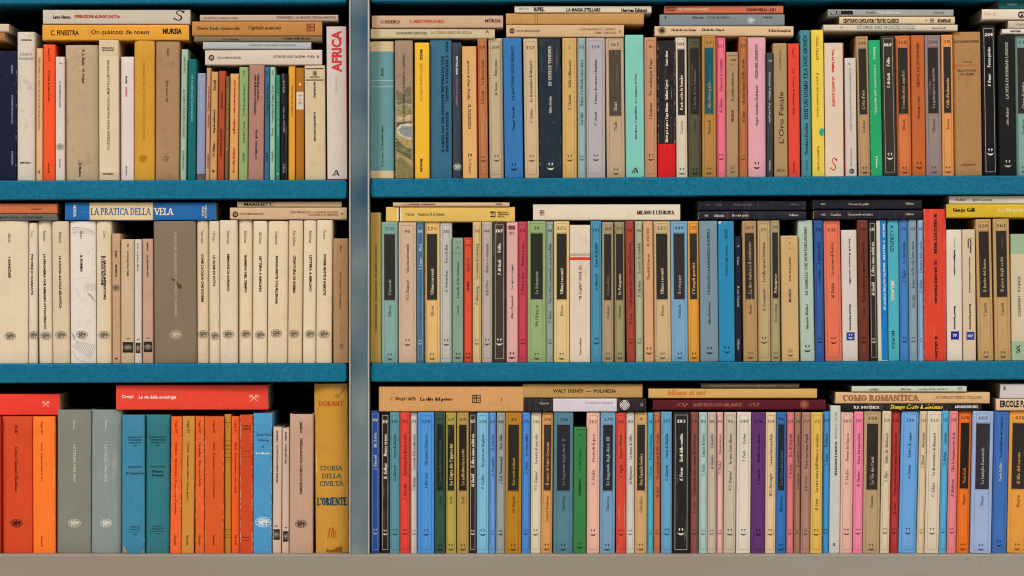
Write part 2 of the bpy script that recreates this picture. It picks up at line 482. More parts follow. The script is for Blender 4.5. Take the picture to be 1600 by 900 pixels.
# style letters: r roman, i italic, b bold roman, n bold italic, y typewriter; s sans, S bold sans, X extra bold sans
STY = {'l': (.14, .085, 1, 0), 'r': (.18, .10, 1, 0), 'i': (.17, .10, 1, .2), 'b': (.27, .13, 1, 0), 'n': (.25, .13, 1, .2), 'y': (.16, .15, 1, 0)}
def strokes(text, sty):
    T, t, sf, sh = STY[sty]
    vs, fs, lv = [], [], []
    x = 0
    for ch in text:
        adv, ps = glyph(ch, T, t, sf)
        for k, (pv, pf) in enumerate(ps):
            b = len(vs)
            vs += [(x + px + sh * py, py) for px, py in pv]
            lv += [k % 6] * len(pv)
            fs += [tuple(b + i for i in q) for q in pf]
        x += adv + 0.02
    return vs, fs, lv, x

# ------------------------------------------------------------------ emblems, drawn with the same strokes in a unit square
def em_smile():
    out = []
    n = 12                                      # crescent
    vs = []
    for i in range(n + 1):
        t = math.radians(192 + 156 * i / n)
        k = math.sin(math.pi * i / n) ** .8
        vs.append((0.58 * math.cos(t), 0.02 + 0.54 * math.sin(t))); vs.append((0.56 * math.cos(t), 0.02 + (0.54 - .25 * k) * math.sin(t)))
    out.append((vs, [(2 * i, 2 * i + 2, 2 * i + 3, 2 * i + 1) for i in range(n)]))
    for sx in (-.25, .25):                      # two small figures with heads
        out.append(arc(sx, .36, .13, .13, 0, 360, .13, .13))
        out.append(([(sx * .8 - .03, .06), (sx * .8 + .03, .06), (sx + .04, .25), (sx - .04, .25)], [(0, 1, 2, 3)]))
    return out
def em_bird(seed=3):
    r = random.Random(seed); out = []
    for a in range(0, 360, 45):                 # a broken rim of small curls
        out.append(arc(0, 0, .5, .42, a, a + 43, .045, .045))
        t = math.radians(a + 20)
        out.append(arc(.34 * math.cos(t), .28 * math.sin(t), .13, .11, a + 60, a + 300, .05, .05))
    for i in range(10):
        a = r.uniform(0, 360)
        out.append(arc(r.uniform(-.2, .24), r.uniform(-.14, .18), r.uniform(.08, .16), r.uniform(.07, .14), a, a + r.uniform(120, 280), .055, .055))
    out.append(arc(-.1, -.02, .16, .1, 0, 360, .16, .1))         # the body, two legs, the neck
    out.append(([(-.18, -.08), (-.11, -.08), (-.2, -.3), (-.26, -.3)], [(0, 1, 2, 3)]))
    out.append(([(-.07, -.08), (-.0, -.08), (.07, -.3), (.01, -.3)], [(0, 1, 2, 3)]))
    out.append(([(.0, .02), (.06, .0), (.2, .2), (.14, .22)], [(0, 1, 2, 3)]))
    return out
def em_oval():  return [arc(0, 0, .5, .5, 0, 360, .20, .16), arc(0, 0, .17, .36, 0, 360, .12, .08)]
def em_slant(): return [([(-.5, -.4), (-.34, -.4), (.16, .5), (.0, .5)], [(0, 1, 2, 3)]), ([(.02, .45), (.18, .45), (.5, -.4), (.26, -.4)], [(0, 1, 2, 3)]),
                        ([(-.18, -.4), (-.06, -.4), (.14, 0), (.04, .06)], [(0, 1, 2, 3)])]
def em_axes():
    o = [arc(0, .02, .44, .44, 20, 60, .05, .05), arc(0, .02, .44, .44, 120, 160, .05, .05)]
    for s in (-1, 1):
        o.append(([(-.4 * s - .05, -.4), (-.4 * s + .05, -.4), (.32 * s + .05, .34), (.32 * s - .05, .34)], [(0, 1, 2, 3)]))
        o.append(arc(.3 * s, .22, .2, .2, 0, 360, .05, .05))
    return o
def em_square():
    o = [quad(-.5, .4, .5, .5), quad(-.5, -.5, .5, -.4), quad(-.5, -.4, -.4, .4), quad(.4, -.4, .5, .4)]
    o += [quad(-.06, -.4, .04, .4), quad(-.4, -.02, .4, .06), arc(-.22, .2, .14, .14, 0, 360, .06, .06), quad(.12, .14, .34, .22), quad(.12, -.22, .34, -.14), arc(-.22, -.2, .12, .12, 90, 300, .06, .06)]
    return o
def em_ess():   # a swung letter S
    return [arc(.05, .25, .24, .24, 20, 270, .09, .07), arc(-.02, -.22, .28, .27, -150, 90, .11, .08), arc(.33, .33, .1, .1, 0, 360, .1, .1), arc(-.3, -.3, .08, .08, 0, 360, .08, .08)]
def em_knot():
    o = [arc(0, 0, .5, .5, 0, 360, .05, .05)]
    for r_ in (.38, .26, .14):
        for a in range(0, 360, 60): o.append(arc(.5 * r_ * math.cos(math.radians(a)), .5 * r_ * math.sin(math.radians(a)), r_ * .55, r_ * .55, 0, 360, .05, .05))
    return o
def em_check():
    o = []
    for i in range(-4, 5):
        for j in range(-4, 5):
            if (i + j) % 2 == 0 and i * i + j * j < 17: o.append(quad(i * .11 - .06, j * .11 - .06, i * .11 + .06, j * .11 + .06))
    o.append(arc(0, 0, .52, .52, 0, 360, .04, .04))
    return o
def em_disc():  return [arc(0, 0, .5, .5, 0, 360, .5, .5)]
def em_mono():  return [([(-.5, -.5), (-.38, -.5), (-.1, .45), (-.24, .45)], [(0, 1, 2, 3)]), ([(-.14, -.5), (-.02, -.5), (.1, .4), (-.02, .4)], [(0, 1, 2, 3)]),
                        ([(.12, -.5), (.26, -.5), (.2, .5), (.06, .5)], [(0, 1, 2, 3)]), ([(.38, -.5), (.46, -.5), (.4, .2), (.32, .2)], [(0, 1, 2, 3)])]
def em_scroll():
    return [arc(-.1, 0, .25, .25, 0, 300, .06, .06), arc(.22, .05, .2, .2, 120, 420, .06, .06), arc(-.42, -.1, .12, .1, 0, 220, .05, .05), arc(.2, -.2, .12, .1, 180, 400, .05, .05), arc(.42, .1, .09, .09, 0, 360, .09, .09)]
def em_mouse():   # a small crouched animal in outline
    return [arc(0, -.1, .42, .3, 0, 180, .05, .05), quad(-.44, -.14, .44, -.09), arc(-.32, .12, .13, .13, 0, 360, .05, .05), arc(.4, 0, .12, .2, -90, 120, .05, .05), arc(.05, -.02, .2, .14, 30, 200, .04, .04)]
def em_fleuron():
    r = random.Random(11); o = []
    for i in range(10):
        a = r.uniform(0, 360); o.append(arc(r.uniform(-.25, .25), r.uniform(-.35, .35), r.uniform(.1, .25), r.uniform(.1, .22), a, a + r.uniform(140, 300), .07, .07))
    return o
EMB = dict(smile=em_smile, bird=em_bird, oval=em_oval, slant=em_slant, axes=em_axes, square=em_square, ess=em_ess, knot=em_knot, check=em_check,
           disc=em_disc, mono=em_mono, scroll=em_scroll, mouse=em_mouse, fleuron=em_fleuron)

# ------------------------------------------------------------------ book data: items printed on a spine (coordinates in 3x photo pixels)
def T(d, text, a, b, size=10.5, ink=None, sty='r', c=None, part='title_lettering'): return ('T', d, text, a, b, size, ink, sty, c, part)
def E(kind, x, y, w_, h_=None, ink=None): return ('E', kind, x, y, w_, h_ or w_, ink)
def BD(y0, y1, ink, u0=-1, u1=1, part='colour_band'): return ('B', y0, y1, ink, u0, u1, part)
def PL(ink, pts, part='cover_picture', off=0): return ('P', ink, pts, part, off)
def LN(ink, lines, wd=1.0, part='cover_drawing'): return ('L', ink, lines, wd, part)
def FR(kind, ink=None): return ('F', kind, ink)
def A(num, title, author, tc='#b9ae94', panel='#2a2623', ink=None):
    return [('A', num, title, author, tc, panel, ink)]
def Bk(num, author, title, e, ink=None, em=None): return [('Bk', num, author, title, e, ink, em)]
def Ck(title, t0, t1, author, a0, a1, em, ink=None, size=11.5, asz=10.5):
    return [T('u', title, t0, t1, size, ink, 'r'), T('u', author, a0, a1, asz, ink, 'i', None, 'author_lettering'), E('smile', None, em, 30, 34, ink)]

PAL = dict(black='#1c1a1b', charcoal='#403a35', navy='#181c38', blue='#2f6cb4', bright_blue='#1580c0', sky_blue='#6fb0d8', pale_blue='#98accb', grey_blue='#6f8c9a',
           slate='#3d4a55', teal='#1f7078', turquoise='#6cc0ac', mint='#9bb8a0', green='#0e9f63', dark_green='#2f5a44', olive='#85825a', leaf_green='#86a05e', sage='#7c9a84',
           yellow='#dcb02c', mustard='#b09440', ochre='#b07818', gold='#cfa550', orange='#dd6a16', amber='#d4923a', red_orange='#d8481c', red='#cc2a22', crimson='#b83a50', brick_red='#9a4030',
           brown='#7a4a34', tan='#b0885a', beige='#bfa683', cream='#cdbb98', off_white='#cfc5b8', pale_grey='#b2b2ac', grey='#85878a', taupe='#7d6a4e', mauve='#a27c74',
           pink='#dc7090', pale_pink='#d6a8a0', coral='#d2705a', purple='#603070', rust='#b06438', lilac_grey='#a9a5ac', steel_blue='#33688a')
PALC = {k: lin(v) for k, v in PAL.items()}
def cname(h):
    c = [v ** .45 for v in lin(h)]
    return min(PALC, key=lambda k: sum((a - b ** .45) ** 2 for a, b in zip(c, PALC[k]))).replace('_', ' ')

BOOKS = []            # (kind, dict)
CUR = {}
def at(row, side, ox, oy): CUR.update(row=row, side=side, ox=ox, oy=oy)
def v(l, r, dx, top, hexc, *items, **k):
    its = []
    for i in items: its += i if isinstance(i, list) else [i]
    BOOKS.append(dict(CUR, kind='v', l=CUR['ox'] + l / 3, r=CUR['ox'] + r / 3, dx=dx / 3, top=CUR['oy'] + top / 3, col=hexc, items=its, **k))
def hb(x0, x1, y0, y1, hexc, label, *items, **k):
    its = []
    for i in items: its += i if isinstance(i, list) else [i]
    BOOKS.append(dict(kind='h', x0=x0, x1=x1, y0=y0, y1=y1, col=hexc, label=label, items=its, **k))

# ------------------------------------------------------------------ top shelf, left bay
W_ = '#c9c2b0'
at(1, 'L', 0, 0)
v(-40, 73, 4, 238, '#14193a', T('d', 'Autori', 303, 345, 9, '#8f93a8', 'r', 55), T('d', 'ECONOMIA DI PSICOLOGIA', 445, 580, 8, '#8f93a8', 'r', 55), T('d', 'BORINGHIERI', 708, 775, 8, '#8f93a8', 'r', 55, 'publisher_lettering'), wear=1.0)
v(80, 161, 0, 150, '#cfc6b7', T('h', 'CATALOGO', 97, 147, 8, '#3a342c', 'b', 188), T('r', 'LATINUS', 93, 150, 10, '#8c8474', 'r', 255), T('r', 'MYSTERIUM', 88, 156, 10, '#8c8474', 'r', 275), T('h', 'MARTELLA', 93, 145, 8, '#3a342c', 'b', 763, 'publisher_lettering'), cloth=1, bulge=1.5, wear=1.0, grime=.7, hard=1)
v(163, 196, 2, 225, '#d3ab7c', T('d', 'May Sarton  La lunga vita di un gatto molto perbene', 268, 610, 9.5, '#8a6a48', 'i'), E('fleuron', None, 805, 16, 18, '#4c3826'))
v(200, 255, 1, 208, '#e84c06', T('d', 'Saggi 371', 225, 285, 9, '#7a2008', 'r'), T('d', 'Il Diario di Anna Frank', 330, 475, 10, '#7a2008', 'r'), T('d', 'Einaudi', 765, 812, 9, '#7a2008', 'r', None, 'publisher_lettering'), gloss=.3)
v(259, 301, 0, 266, '#cfc4ba', T('h', '36', 274, 290, 7, '#5a544c', 'r', 296, 'number_lettering'), T('d', 'P.V. PROVERBI DELLA NOTTE', 380, 503, 7.5, '#6a645c', 'S'), E('bird', 281, 688, 38, 38, '#8a857c'), T('d', 'EINAUDI', 745, 787, 7, '#77716a', 'S', None, 'publisher_lettering'))
v(305, 461, -2, 210, '#b29b7c', T('d', 'R. L. Beals   H. Hoijer', 232, 392, 12, '#2c261e', 'S', 388), T('d', 'Il Mulino', 765, 830, 12, '#2c261e', 'S', 373, 'publisher_lettering'), cloth=1, grime=1, bulge=1, hard=1)
v(465, 557, -2, 188, '#cbb895', BD(262, 808, '#d2c2a4', -.98, .98, 'spine_panel'), T('h', 'PSICOLOGIA E', 478, 534, 6.5, '#2c261e', 'X', 225), T('h', 'PSICOANALISI', 478, 534, 6.5, '#2c261e', 'X', 236), T('d', 'BRUNO BETTELHEIM / PSICHIATRIA NON OPPRESSIVA', 283, 705, 12, '#4a4338', 's', 508), T('h', 'FELTRINELLI', 482, 532, 7, '#2c261e', 'X', 816, 'publisher_lettering'))
v(562, 625, 0, 265, '#d3c6c2', T('d', 'FRANK', 355, 393, 8, '#25201e', 'X', 590), T('d', 'DIARIO', 408, 453, 8, '#c03a34', 'X', 590), T('d', 'EINAUDI', 777, 820, 7, '#55504c', 'S', 590, 'publisher_lettering'))
at(1, 'L', 190, 0)
v(57, 155, 0, 190, '#c9921c', T('d', "L'UOMO CHE SI GIOCA IL CIELO A DADI", 285, 655, 11, '#b07a10', 'r', 104), E('bird', 100, 742, 40, 44, '#a8740e'), gloss=.8, bulge=2.2, hard=1, wear=.9)
v(158, 269, 3, 195, '#a3805c', T('d', 'Adele', 222, 262, 12, '#5c4028', 'i', 218), T('d', 'Opere morte valu', 375, 480, 12, '#5c4028', 'i', 214), E('scroll', 207, 745, 26, 52, '#4a3220'), cloth=1, grime=1, bulge=1, hard=1)
v(270, 301, 8, 230, '#9bb8a0', T('d', 'LAUREANO BRETZ', 260, 345, 8.5, '#4c6a5c', 'r'), T('d', 'IL TEMPO DEGLI DEI ASSASSINI', 420, 645, 9, '#4c6a5c', 'r'), T('d', 'BOMPIANI', 705, 795, 9, '#4c6a5c', 'r', None, 'publisher_lettering'))
v(308, 346, 5, 277, '#00696e', T('d', 'TUTTI I DRITTI', 348, 435, 8, '#8cc0bd', 's'), T('d', 'DEI NUOVI MONDI', 442, 570, 8, '#8cc0bd', 's'))
v(348, 389, 4, 342, '#8490ae', T('d', 'AVREI VOLUTO DIRE', 372, 445, 8, '#b9bfd0', 's'), T('d', 'LA VITA TUTTA', 450, 520, 8, '#b9bfd0', 's'), LN('#b9bfd0', [[(357, 368), (381, 368), (381, 525), (357, 525), (357, 368)]], 1.2, 'title_border'), BD(815, 842, '#5a5348'))
v(392, 413, 6, 318, '#c08d72', T('u', 'Adelphi', 720, 795, 8.5, '#6c4434', 'i', None, 'publisher_lettering'), T('u', 'Arbasino', 540, 600, 8, '#6c4434', 'i', None, 'author_lettering'), T('u', 'Il gioco amoroso', 405, 520, 8, '#6c4434', 'r'))
v(414, 446, 7, 337, '#c29358', T('u', 'Einaudi', 375, 425, 9.5, '#3c2c18', 'b'), T('u', 'Napoli milionaria!', 515, 625, 9.5, '#3c2c18', 'b'), T('u', 'De Filippo', 668, 735, 9.5, '#3c2c18', 'b', None, 'author_lettering'), BD(797, 809, '#3c2c18', -.35, .35, 'printed_mark'))
v(447, 480, 8, 332, '#a8431f', T('u', 'MIO FRATELLO', 435, 510, 9, '#5a2410', 'b'), T('u', 'UN PONTE ALTROVE', 605, 735, 9, '#5a2410', 'b'))
v(482, 501, 7, 357, '#6e5a36', T('u', 'Il mondo nuovo e il vecchio', 410, 705, 7, '#a89468', 'r'))
v(503, 544, 5, 345, '#d39a55', T('u', 'Rossella Richter', 690, 810, 10.5, '#a83018', 'b', None, 'author_lettering'), T('u', "nell'ombra e sentirsi innamorata ieri", 375, 630, 10, '#a83018', 'b'), wear=.9)
v(547, 593, 3, 313, '#8ba468', T('u', 'Adelphi', 715, 765, 10, '#46562e', 'i', None, 'publisher_lettering'), T('u', 'Gonzalez Casani', 570, 670, 10, '#46562e', 'r', None, 'author_lettering'), T('u', 'Test di un uomo che pensa', 395, 545, 10, '#46562e', 'r'), T('u', '148', 330, 355, 9, '#46562e', 'r', None, 'number_lettering'))
at(1, 'L', 380, 0)
v(23, 96, 5, 305, '#a5776a', T('d', 'Colonialismo portoghese', 348, 475, 10, '#2e1a18', 'b', 71), T('d', 'e lotta di liberazione nel Mozambico', 348, 540, 10, '#2e1a18', 'b', 57), T('d', 'Einaudi   Serie politica 23', 608, 748, 10, '#2e1a18', 'b', 62, 'publisher_lettering'))
v(98, 121, 3, 312, '#2d6788', T('u', 'Adelphi', 715, 765, 9, '#12303f', 'i', None, 'publisher_lettering'), T('u', "Tropico del cuore", 390, 540, 9, '#12303f', 'r'), T('u', '247', 330, 355, 8, '#12303f', 'r', None, 'number_lettering'))
v(122, 148, 3, 313, '#8fb8a0', T('u', 'Adelphi', 705, 765, 9, '#3f5c4a', 'i', None, 'publisher_lettering'), T('u', 'Tozzi', 600, 640, 9, '#3f5c4a', 'r', None, 'author_lettering'), T('u', "Cosmologia di Joanna Scott", 400, 580, 9, '#3f5c4a', 'r'), T('u', '151', 330, 355, 8, '#3f5c4a', 'r', None, 'number_lettering'))
v(149, 173, 2, 350, '#2b8068', T('u', 'TEORIA DEL VIAGGIO DI MARE', 440, 640, 7.5, '#8cc0a8', 's'), E('disc', None, 815, 10, 10, '#8cc0a8'))
v(175, 208, 0, 345, '#12141f', T('d', 'R.J. Roth', 378, 435, 8.5, '#8d8a84', 'r', None, 'author_lettering'), T('d', 'Come una, 1934-2018', 500, 620, 8.5, '#8d8a84', 'i'), T('d', 'Sellerio', 768, 812, 8.5, '#8d8a84', 'r', None, 'publisher_lettering'))
v(209, 243, 2, 305, '#d99a1c', T('u', 'Le notizie del Conte Kafka', 400, 545, 9.5, '#8a5a08', 'r'))
v(245, 287, 1, 317, '#a8650f', BD(430, 513, '#cfc6b4', -.85, .85, 'paper_label'), T('h', 'Adda', 256, 276, 5, '#4a4640', 'r', 448), T('h', 'La', 260, 272, 5, '#4a4640', 'r', 466), T('h', 'bella', 255, 277, 5, '#4a4640', 'r', 482), E('disc', None, 395, 12, 14, '#d8c49a'), cloth=1)
v(290, 385, -3, 307, '#c9b690', BD(320, 325, '#1d1a16', -.88, .88, 'black_rule'), BD(373, 378, '#1d1a16', -.88, .88, 'black_rule'), E('mono', None, 343, 22, 24, '#1d1a16'), T('r', 'LIBRIDEE', 313, 358, 6.5, '#1d1a16', 'S', 362, 'publisher_lettering'), T('d', 'MACHIAVELLI', 383, 460, 8.5, '#1d1a16', 'X', 335, 'author_lettering'), T('d', 'IL PRINCIPE E DISCORSI', 527, 662, 8.5, '#1d1a16', 'X', 335), grime=.6)
v(394, 490, -5, 123, '#a81820', BD(124, 839, '#cdc0b7', -1, .9, 'white_spine'), T('u', 'AFRICA', 143, 338, 44, '#c83a40', 'X', 436), T('u', 'Paul Verde', 355, 430, 10, '#a29a94', 's', 434, 'author_lettering'), E('slant', 434, 812, 34, 30, '#2a2624'), desc='tall white paperback with big red vertical capitals beside the steel upright')
LW = 'lying flat on the row of the top left shelf'
hb(-20, 13.5, 37, 50, '#cbb8a3', 'pale beige book end lying flat at the far left edge, top left shelf')
hb(-20, 6.5, 50, 64, '#a06d32', 'brown book end under a pale beige one at the far left, top left shelf')
hb(66, 295, 38.3, 63, '#dd9a1f', 'orange yellow book lying flat under a grey one with a black swirl', T('h', 'C. FINESTRA', 79, 123, 8, '#241c14', 'S', 51), T('h', 'On quaicoss de noeuv', 142, 234, 7.5, '#241c14', 's', 49.5), T('h', 'MURSIA', 254, 284, 8, '#241c14', 'X', 48.5, 'publisher_lettering'), gloss=.3)
hb(67, 297, 15, 37.8, '#c2b9a8', 'grey white book with red title and black swirl, uppermost of its pile', T('h', 'Lavio Navon', 83, 110, 5, '#241c14', 'X', 26.5, 'author_lettering'), T('h', 'OPERAZIONE «LUNGO SALTO»', 116, 187, 4.8, '#a8282a', 'X', 25.5), E('ess', 279, 24, 22, 17, '#241c14'), wear=.9)
hb(320, 503, 77.5, 101.5, '#cfc0af', 'white book with black oval emblem, lowest of five in its pile, top left shelf', E('oval', 330, 90, 9, 9.5, '#241c14'), T('h', 'OSCAR MONDADORI', 339, 376, 3.8, '#5a5048', 's', 90, 'publisher_lettering'), T('r', 'VERGA • MAESTRO DON GESUALDO', 427, 492, 4, '#4a4038', 's', 88.5), T('r', '8', 495, 498, 4, '#4a4038', 'S', 88.5))
hb(317, 486, 65.5, 77, '#a9b0b0', 'short pale grey blue book second from bottom in its pile, top left shelf', T('h', 'WALTER SCOTT · IL MIO VIAGGIO CON TE NEL NORD', 389, 462, 2.6, '#70787a', 'S', 70.5))
hb(303, 503, 56.5, 65.2, '#7d6a4e', 'thin brownish grey book in the middle of a five book pile', T('h', 'Luca Venezian', 349, 373, 3.2, '#3a2e20', 'r', 61, 'author_lettering'), T('h', "L'ombra delle finestre", 443, 485, 3.4, '#2e2418', 'b', 60))
hb(300, 503, 33.3, 56.2, '#b87f3a', 'ochre book with small dark red square emblem, lying flat', T('h', 'Uberto Paolo Quintavalle', 307, 375, 4.6, '#4c3014', 'r', 44, 'author_lettering'), T('h', 'Capitale mancata', 388, 439, 6, '#4c3014', 'i', 43), E('square', 485.5, 43, 13, 12, '#7c241c'), cloth=1)
hb(312, 528, 22.8, 33, '#bfa590', 'long thin pinkish beige book topmost of five beside the steel upright', T('h', 'AUGUSTO B. FORNACCIARI', 317, 371, 3.2, '#7a6656', 'r', 28, 'author_lettering'), T('h', 'STRINDBERG / LA GRANDE STRADA MAESTRA', 432, 525, 3.6, '#5c4a3c', 'r', 27))

# ------------------------------------------------------------------ top shelf, right bay
at(1, 'R', 570, 0)
v(23, 138, -2, 193, '#5f9298', BD(193, 240, '#cbb68f'), BD(800, 835, '#cbb68f'), BD(375, 377.5, '#a9c4bc', part='white_rule'), BD(405, 407.5, '#a9c4bc', part='white_rule'), T('u', 'Butti', 315, 355, 12, '#1d3a38', 'r', 80, 'author_lettering'), T('u', "L'ussaro  L'incantesimo", 590, 780, 11.5, '#1d3a38', 'r', 80), cloth=1, bulge=1.2, hard=1, grime=.4)
v(143, 227, -3, 190, '#978069',
  PL('#a39a86', [(143, 452), (160, 440), (185, 446), (205, 436), (226, 440), (226, 560), (143, 560)]),
  PL('#6e6848', [(143, 470), (146, 430), (150, 426), (156, 418), (162, 440), (170, 428), (178, 445), (188, 436), (196, 410), (208, 405), (222, 412), (226, 440), (226, 490), (190, 484), (160, 492), (143, 488)], off=1),
  PL('#85804e', [(143, 505), (180, 492), (226, 510), (226, 545), (143, 545)], off=2),
  PL('#c4ad80', [(143, 545), (226, 538), (226, 568), (143, 572)], off=3),
  PL('#4a4630', [(143, 575), (226, 569), (226, 592), (180, 590), (143, 606)], off=2),
  PL('#c6c2a8', [(150, 600), (165, 585), (200, 578), (226, 580), (226, 660), (195, 652), (165, 640), (150, 620)], off=4),
  PL('#7c8c8a', [(158, 608), (180, 594), (226, 592), (226, 646), (190, 638), (166, 626)], off=5),
  PL('#a8945c', [(143, 615), (170, 645), (226, 664), (226, 836), (143, 836)], off=3),
  PL('#56582e', [(143, 640), (165, 668), (190, 690), (226, 700), (226, 755), (190, 735), (160, 715), (143, 710)], off=6),
  PL('#7e7440', [(143, 745), (170, 740), (205, 765), (226, 790), (226, 836), (143, 836)], off=7),
  T('u', 'VITA DI PIERO DELLA FRANCESCA / CAPPELLI', 255, 575, 11, '#3a2e22', 'r', 183), cloth=0, wear=1, grime=1, bulge=1.2, desc='paperback with a faded park and pond painting across its spine')
v(235, 303, -1, 200, '#e5b008', T('d', 'BRIZZI', 232, 280, 10, '#241c08', 'X', 265, 'author_lettering'), T('d', 'CENTO GIORNI DI FELICITÀ', 297, 475, 10, '#8a7410', 's', 265), T('d', 'EINAUDI', 745, 805, 10, '#241c08', 'X', 265, 'publisher_lettering'), gloss=.3)
v(306, 408, -2, 183, '#2f6683', T('d', 'PIZZI · L. BERTELLI-O. MAZZEI ....... · ALFONSO RUBBIANI', 195, 712, 12.5, '#12263a', 'b', 385), T('d', 'E LA CULTURA DEL RESTAURO NEL SUO TEMPO di', 262, 715, 12.5, '#12263a', 'b', 365))
v(412, 457, -3, 198, '#3d4552', T('d', 'HECTOR ABAD', 262, 350, 8, '#d0ccc2', 'X', 431, 'author_lettering'), T('d', "L'OBLIO CHE SAREMO", 362, 495, 8, '#a06a68', 'S', 431), E('bird', 435, 782, 40, 38, '#b9b9b4'))
v(460, 531, -5, 217, '#9c2018', BD(218, 835, '#d2a468', -1, .84, 'tan_spine'), T('d', 'processi di Hans Bender', 285, 470, 12, '#4a341c', 'i', 488, 'author_lettering'), T('d', 'IL DISSENSO', 490, 605, 13, '#3a2814', 'r', 491), T('h', '19', 483, 502, 15, '#3a2814', 'r', 728, 'number_lettering'), T('d', 'Le Cenere', 742, 812, 12, '#4a341c', 'i', 494))
v(535, 578, -7, 180, '#b06f3c', Bk('119', 'S. Foscolo', 'La discesa a Loiri', 490, None, 745))
at(1, 'R', 760, 0)
v(14, 83, -7, 178, '#b9a684', Bk('209', 'M. Soreno', 'Hurry, uomo', 447))
v(87, 173, -9, 178, '#2a6fae', Ck('LA MACCHINA DEGLI ABBRACCI', 215, 470, 'Temple Grandin', 500, 615, 783, '#0e2a50', 13, 12), gloss=.2)
v(180, 247, -8, 180, '#c2aa86', Bk('112', 'C. Schine', 'Le disavventure di Margaret', 577))
v(250, 354, -6, 178, '#1d2f3e', Ck('IN QUELLE TENEBRE', 215, 402, 'Gitta Sereny', 450, 530, 780, '#c8c2b0', 14, 12), wear=1.0)
v(358, 425, -2, 178, '#c8a25c', Bk('5', 'B. Chatwin', 'Sulla collina nera', 515))
v(429, 467, -2, 178, '#8fa5a3', Bk('101', 'Dai Sijie', 'Balzac e la Piccola Sarta cinese', 588))
v(468, 558, -2, 176, '#a9a5a8', Bk('159', 'C. Stead', "L'uomo che amava i bambini", 588))
at(1, 'R', 950, 0)
v(-4, 81, -7, 176, '#b49c7c', A('367', 'Diari', 'Plath', panel='#4a4038'))
v(85, 173, -5, 163, '#76c0b2', T('u', 'Andrea Camilleri', 475 + 20, 655, 9.5, '#1d3c36', 'y', 130, 'author_lettering'), T('u', 'la scomparsa di Patò', 348, 485, 9.5, '#1d3c36', 'y', 130), E('slant', 127, 800, 34, 28, '#17201e'), gloss=.35)
v(174, 230, -3, 175, '#b98562', Bk('8', 'I. Bachmann', 'Tre sentieri per il lago', 560))
v(235, 319, -3, 190, '#231f22', BD(675, 830, '#c41218', part='red_band'), T('u', 'Morte per acqua a Capo Mangus', 480, 668, 11.5, '#d8d2c4', 'b', 275), T('u', 'Giuliano Capecci', 373, 468, 11, '#d8d2c4', 'b', 275, 'author_lettering'), T('u', 'Lerici editori', 238, 307, 10.5, '#d8d2c4', 'b', 275, 'publisher_lettering'), wear=1.1, gloss=.2)
v(322, 374, -5, 173, '#cdc3ac', A('484', 'Paris sotto le bombe', 'Caserta', tc='#d6cdb6'))
v(380, 441, -5, 168, '#585740', A('15', "L'anello di Re Salomone", 'Lorenz', tc='#5f5b48', panel='#24231e'), wear=.8)
v(443, 509, -2, 168, '#ab7c3c', A('17', 'Alce Nero parla', 'Neihardt', tc='#a08a58', panel='#14525c'), wear=.8)
v(510, 555, -3, 172, '#e06a84', Bk('105', 'N. Findere', 'Dona che ti coseguino', 530))
at(1, 'R', 1140, 0)
v(-13, 46, -1, 243, '#a68660', BD(258, 260, '#5c4630', -.8, .8, 'thin_rule'), BD(302, 304, '#5c4630', -.3, .3, 'thin_rule'), T('h', '188', 8, 30, 9, '#4a3824', 'b', 280, 'number_lettering'), T('u', 'ORTESE', 515, 573, 10, '#3a2a1a', 'b', None, 'author_lettering'), T('u', 'Il cardillo addolorato', 340, 475, 10, '#3a2a1a', 'i'), E('smile', None, 797, 24, 28), BD(776, 778, '#5c4630', -.3, .3, 'thin_rule'))
v(48, 85, -3, 172, '#b06a38', Bk('119', 'M. Spark', 'Gli anni fulgenti di Miss Brodie', 575, None, 738))
v(86, 173, -3, 173, '#d49aa4', Ck('OSSA NEL DESERTO', 207, 368, 'Sergio González Rodríguez', 398, 592, 775, '#4a2c38', 13, 12))
v(176, 206, -1, 247, '#3c4548', T('h', '10', 182, 198, 8, '#b0aea4', 'r', 285, 'number_lettering'), T('d', 'Antonino Caldoro', 335, 470, 9.5, '#b0aea4', 'r', None, 'author_lettering'), T('d', 'Il garbuglio', 482, 575, 9.5, '#b0aea4', 'i'), T('d', 'Sellerio', 752, 800, 9, '#b0aea4', 'r', None, 'publisher_lettering'))
v(210, 274, -5, 202, '#a3875c', T('u', 'Rosa Elisa Chiara', 230, 325, 8, '#6a5434', 's', None, 'author_lettering'), T('u', "L'Oro Fatale", 430, 672, 22, '#4a2030', 's', 243), E('mouse', 240, 800, 36, 34, '#4a3a28'), wear=.5)
v(278, 334, -4, 203, '#d8402a', T('d', 'Saggi 64', 220, 270, 9, '#8a1c14', 'r'), T('d', "Eric · L'uomo di Shamani e Maly", 320, 540, 9, '#8a1c14', 'r'), T('d', 'Einaudi', 760, 810, 9, '#8a1c14', 'r', None, 'publisher_lettering'))
v(340, 386, -8, 141, '#41848f', T('u', 'ISHI UN UOMO TRA DUE MONDI', 165, 558, 19, '#10282e', 'r'), T('u', 'Theodora Kroeber', 575, 728, 15, '#10282e', 'r', None, 'author_lettering'), T('u', 'Jaca Book', 748, 800, 9, '#245058', 'r', None, 'publisher_lettering'))
v(390, 447, -7, 140, '#dcc13c', T('d', 'Giulia Cingoli', 170, 282, 11, '#8a7a20', 'r', None, 'author_lettering'), T('d', 'Il gioco del mondo nuovo', 340, 550, 11, '#8a7a20', 'i'), T('d', 'Baldini&Castoldi', 685, 800, 10, '#8a7a20', 'r', None, 'publisher_lettering'), PL('#2f9a86', [(446, 600), (438, 600), (428, 604), (421, 612), (420, 622), (423, 632), (431, 639), (440, 641), (446, 640)], 'green_dot'))
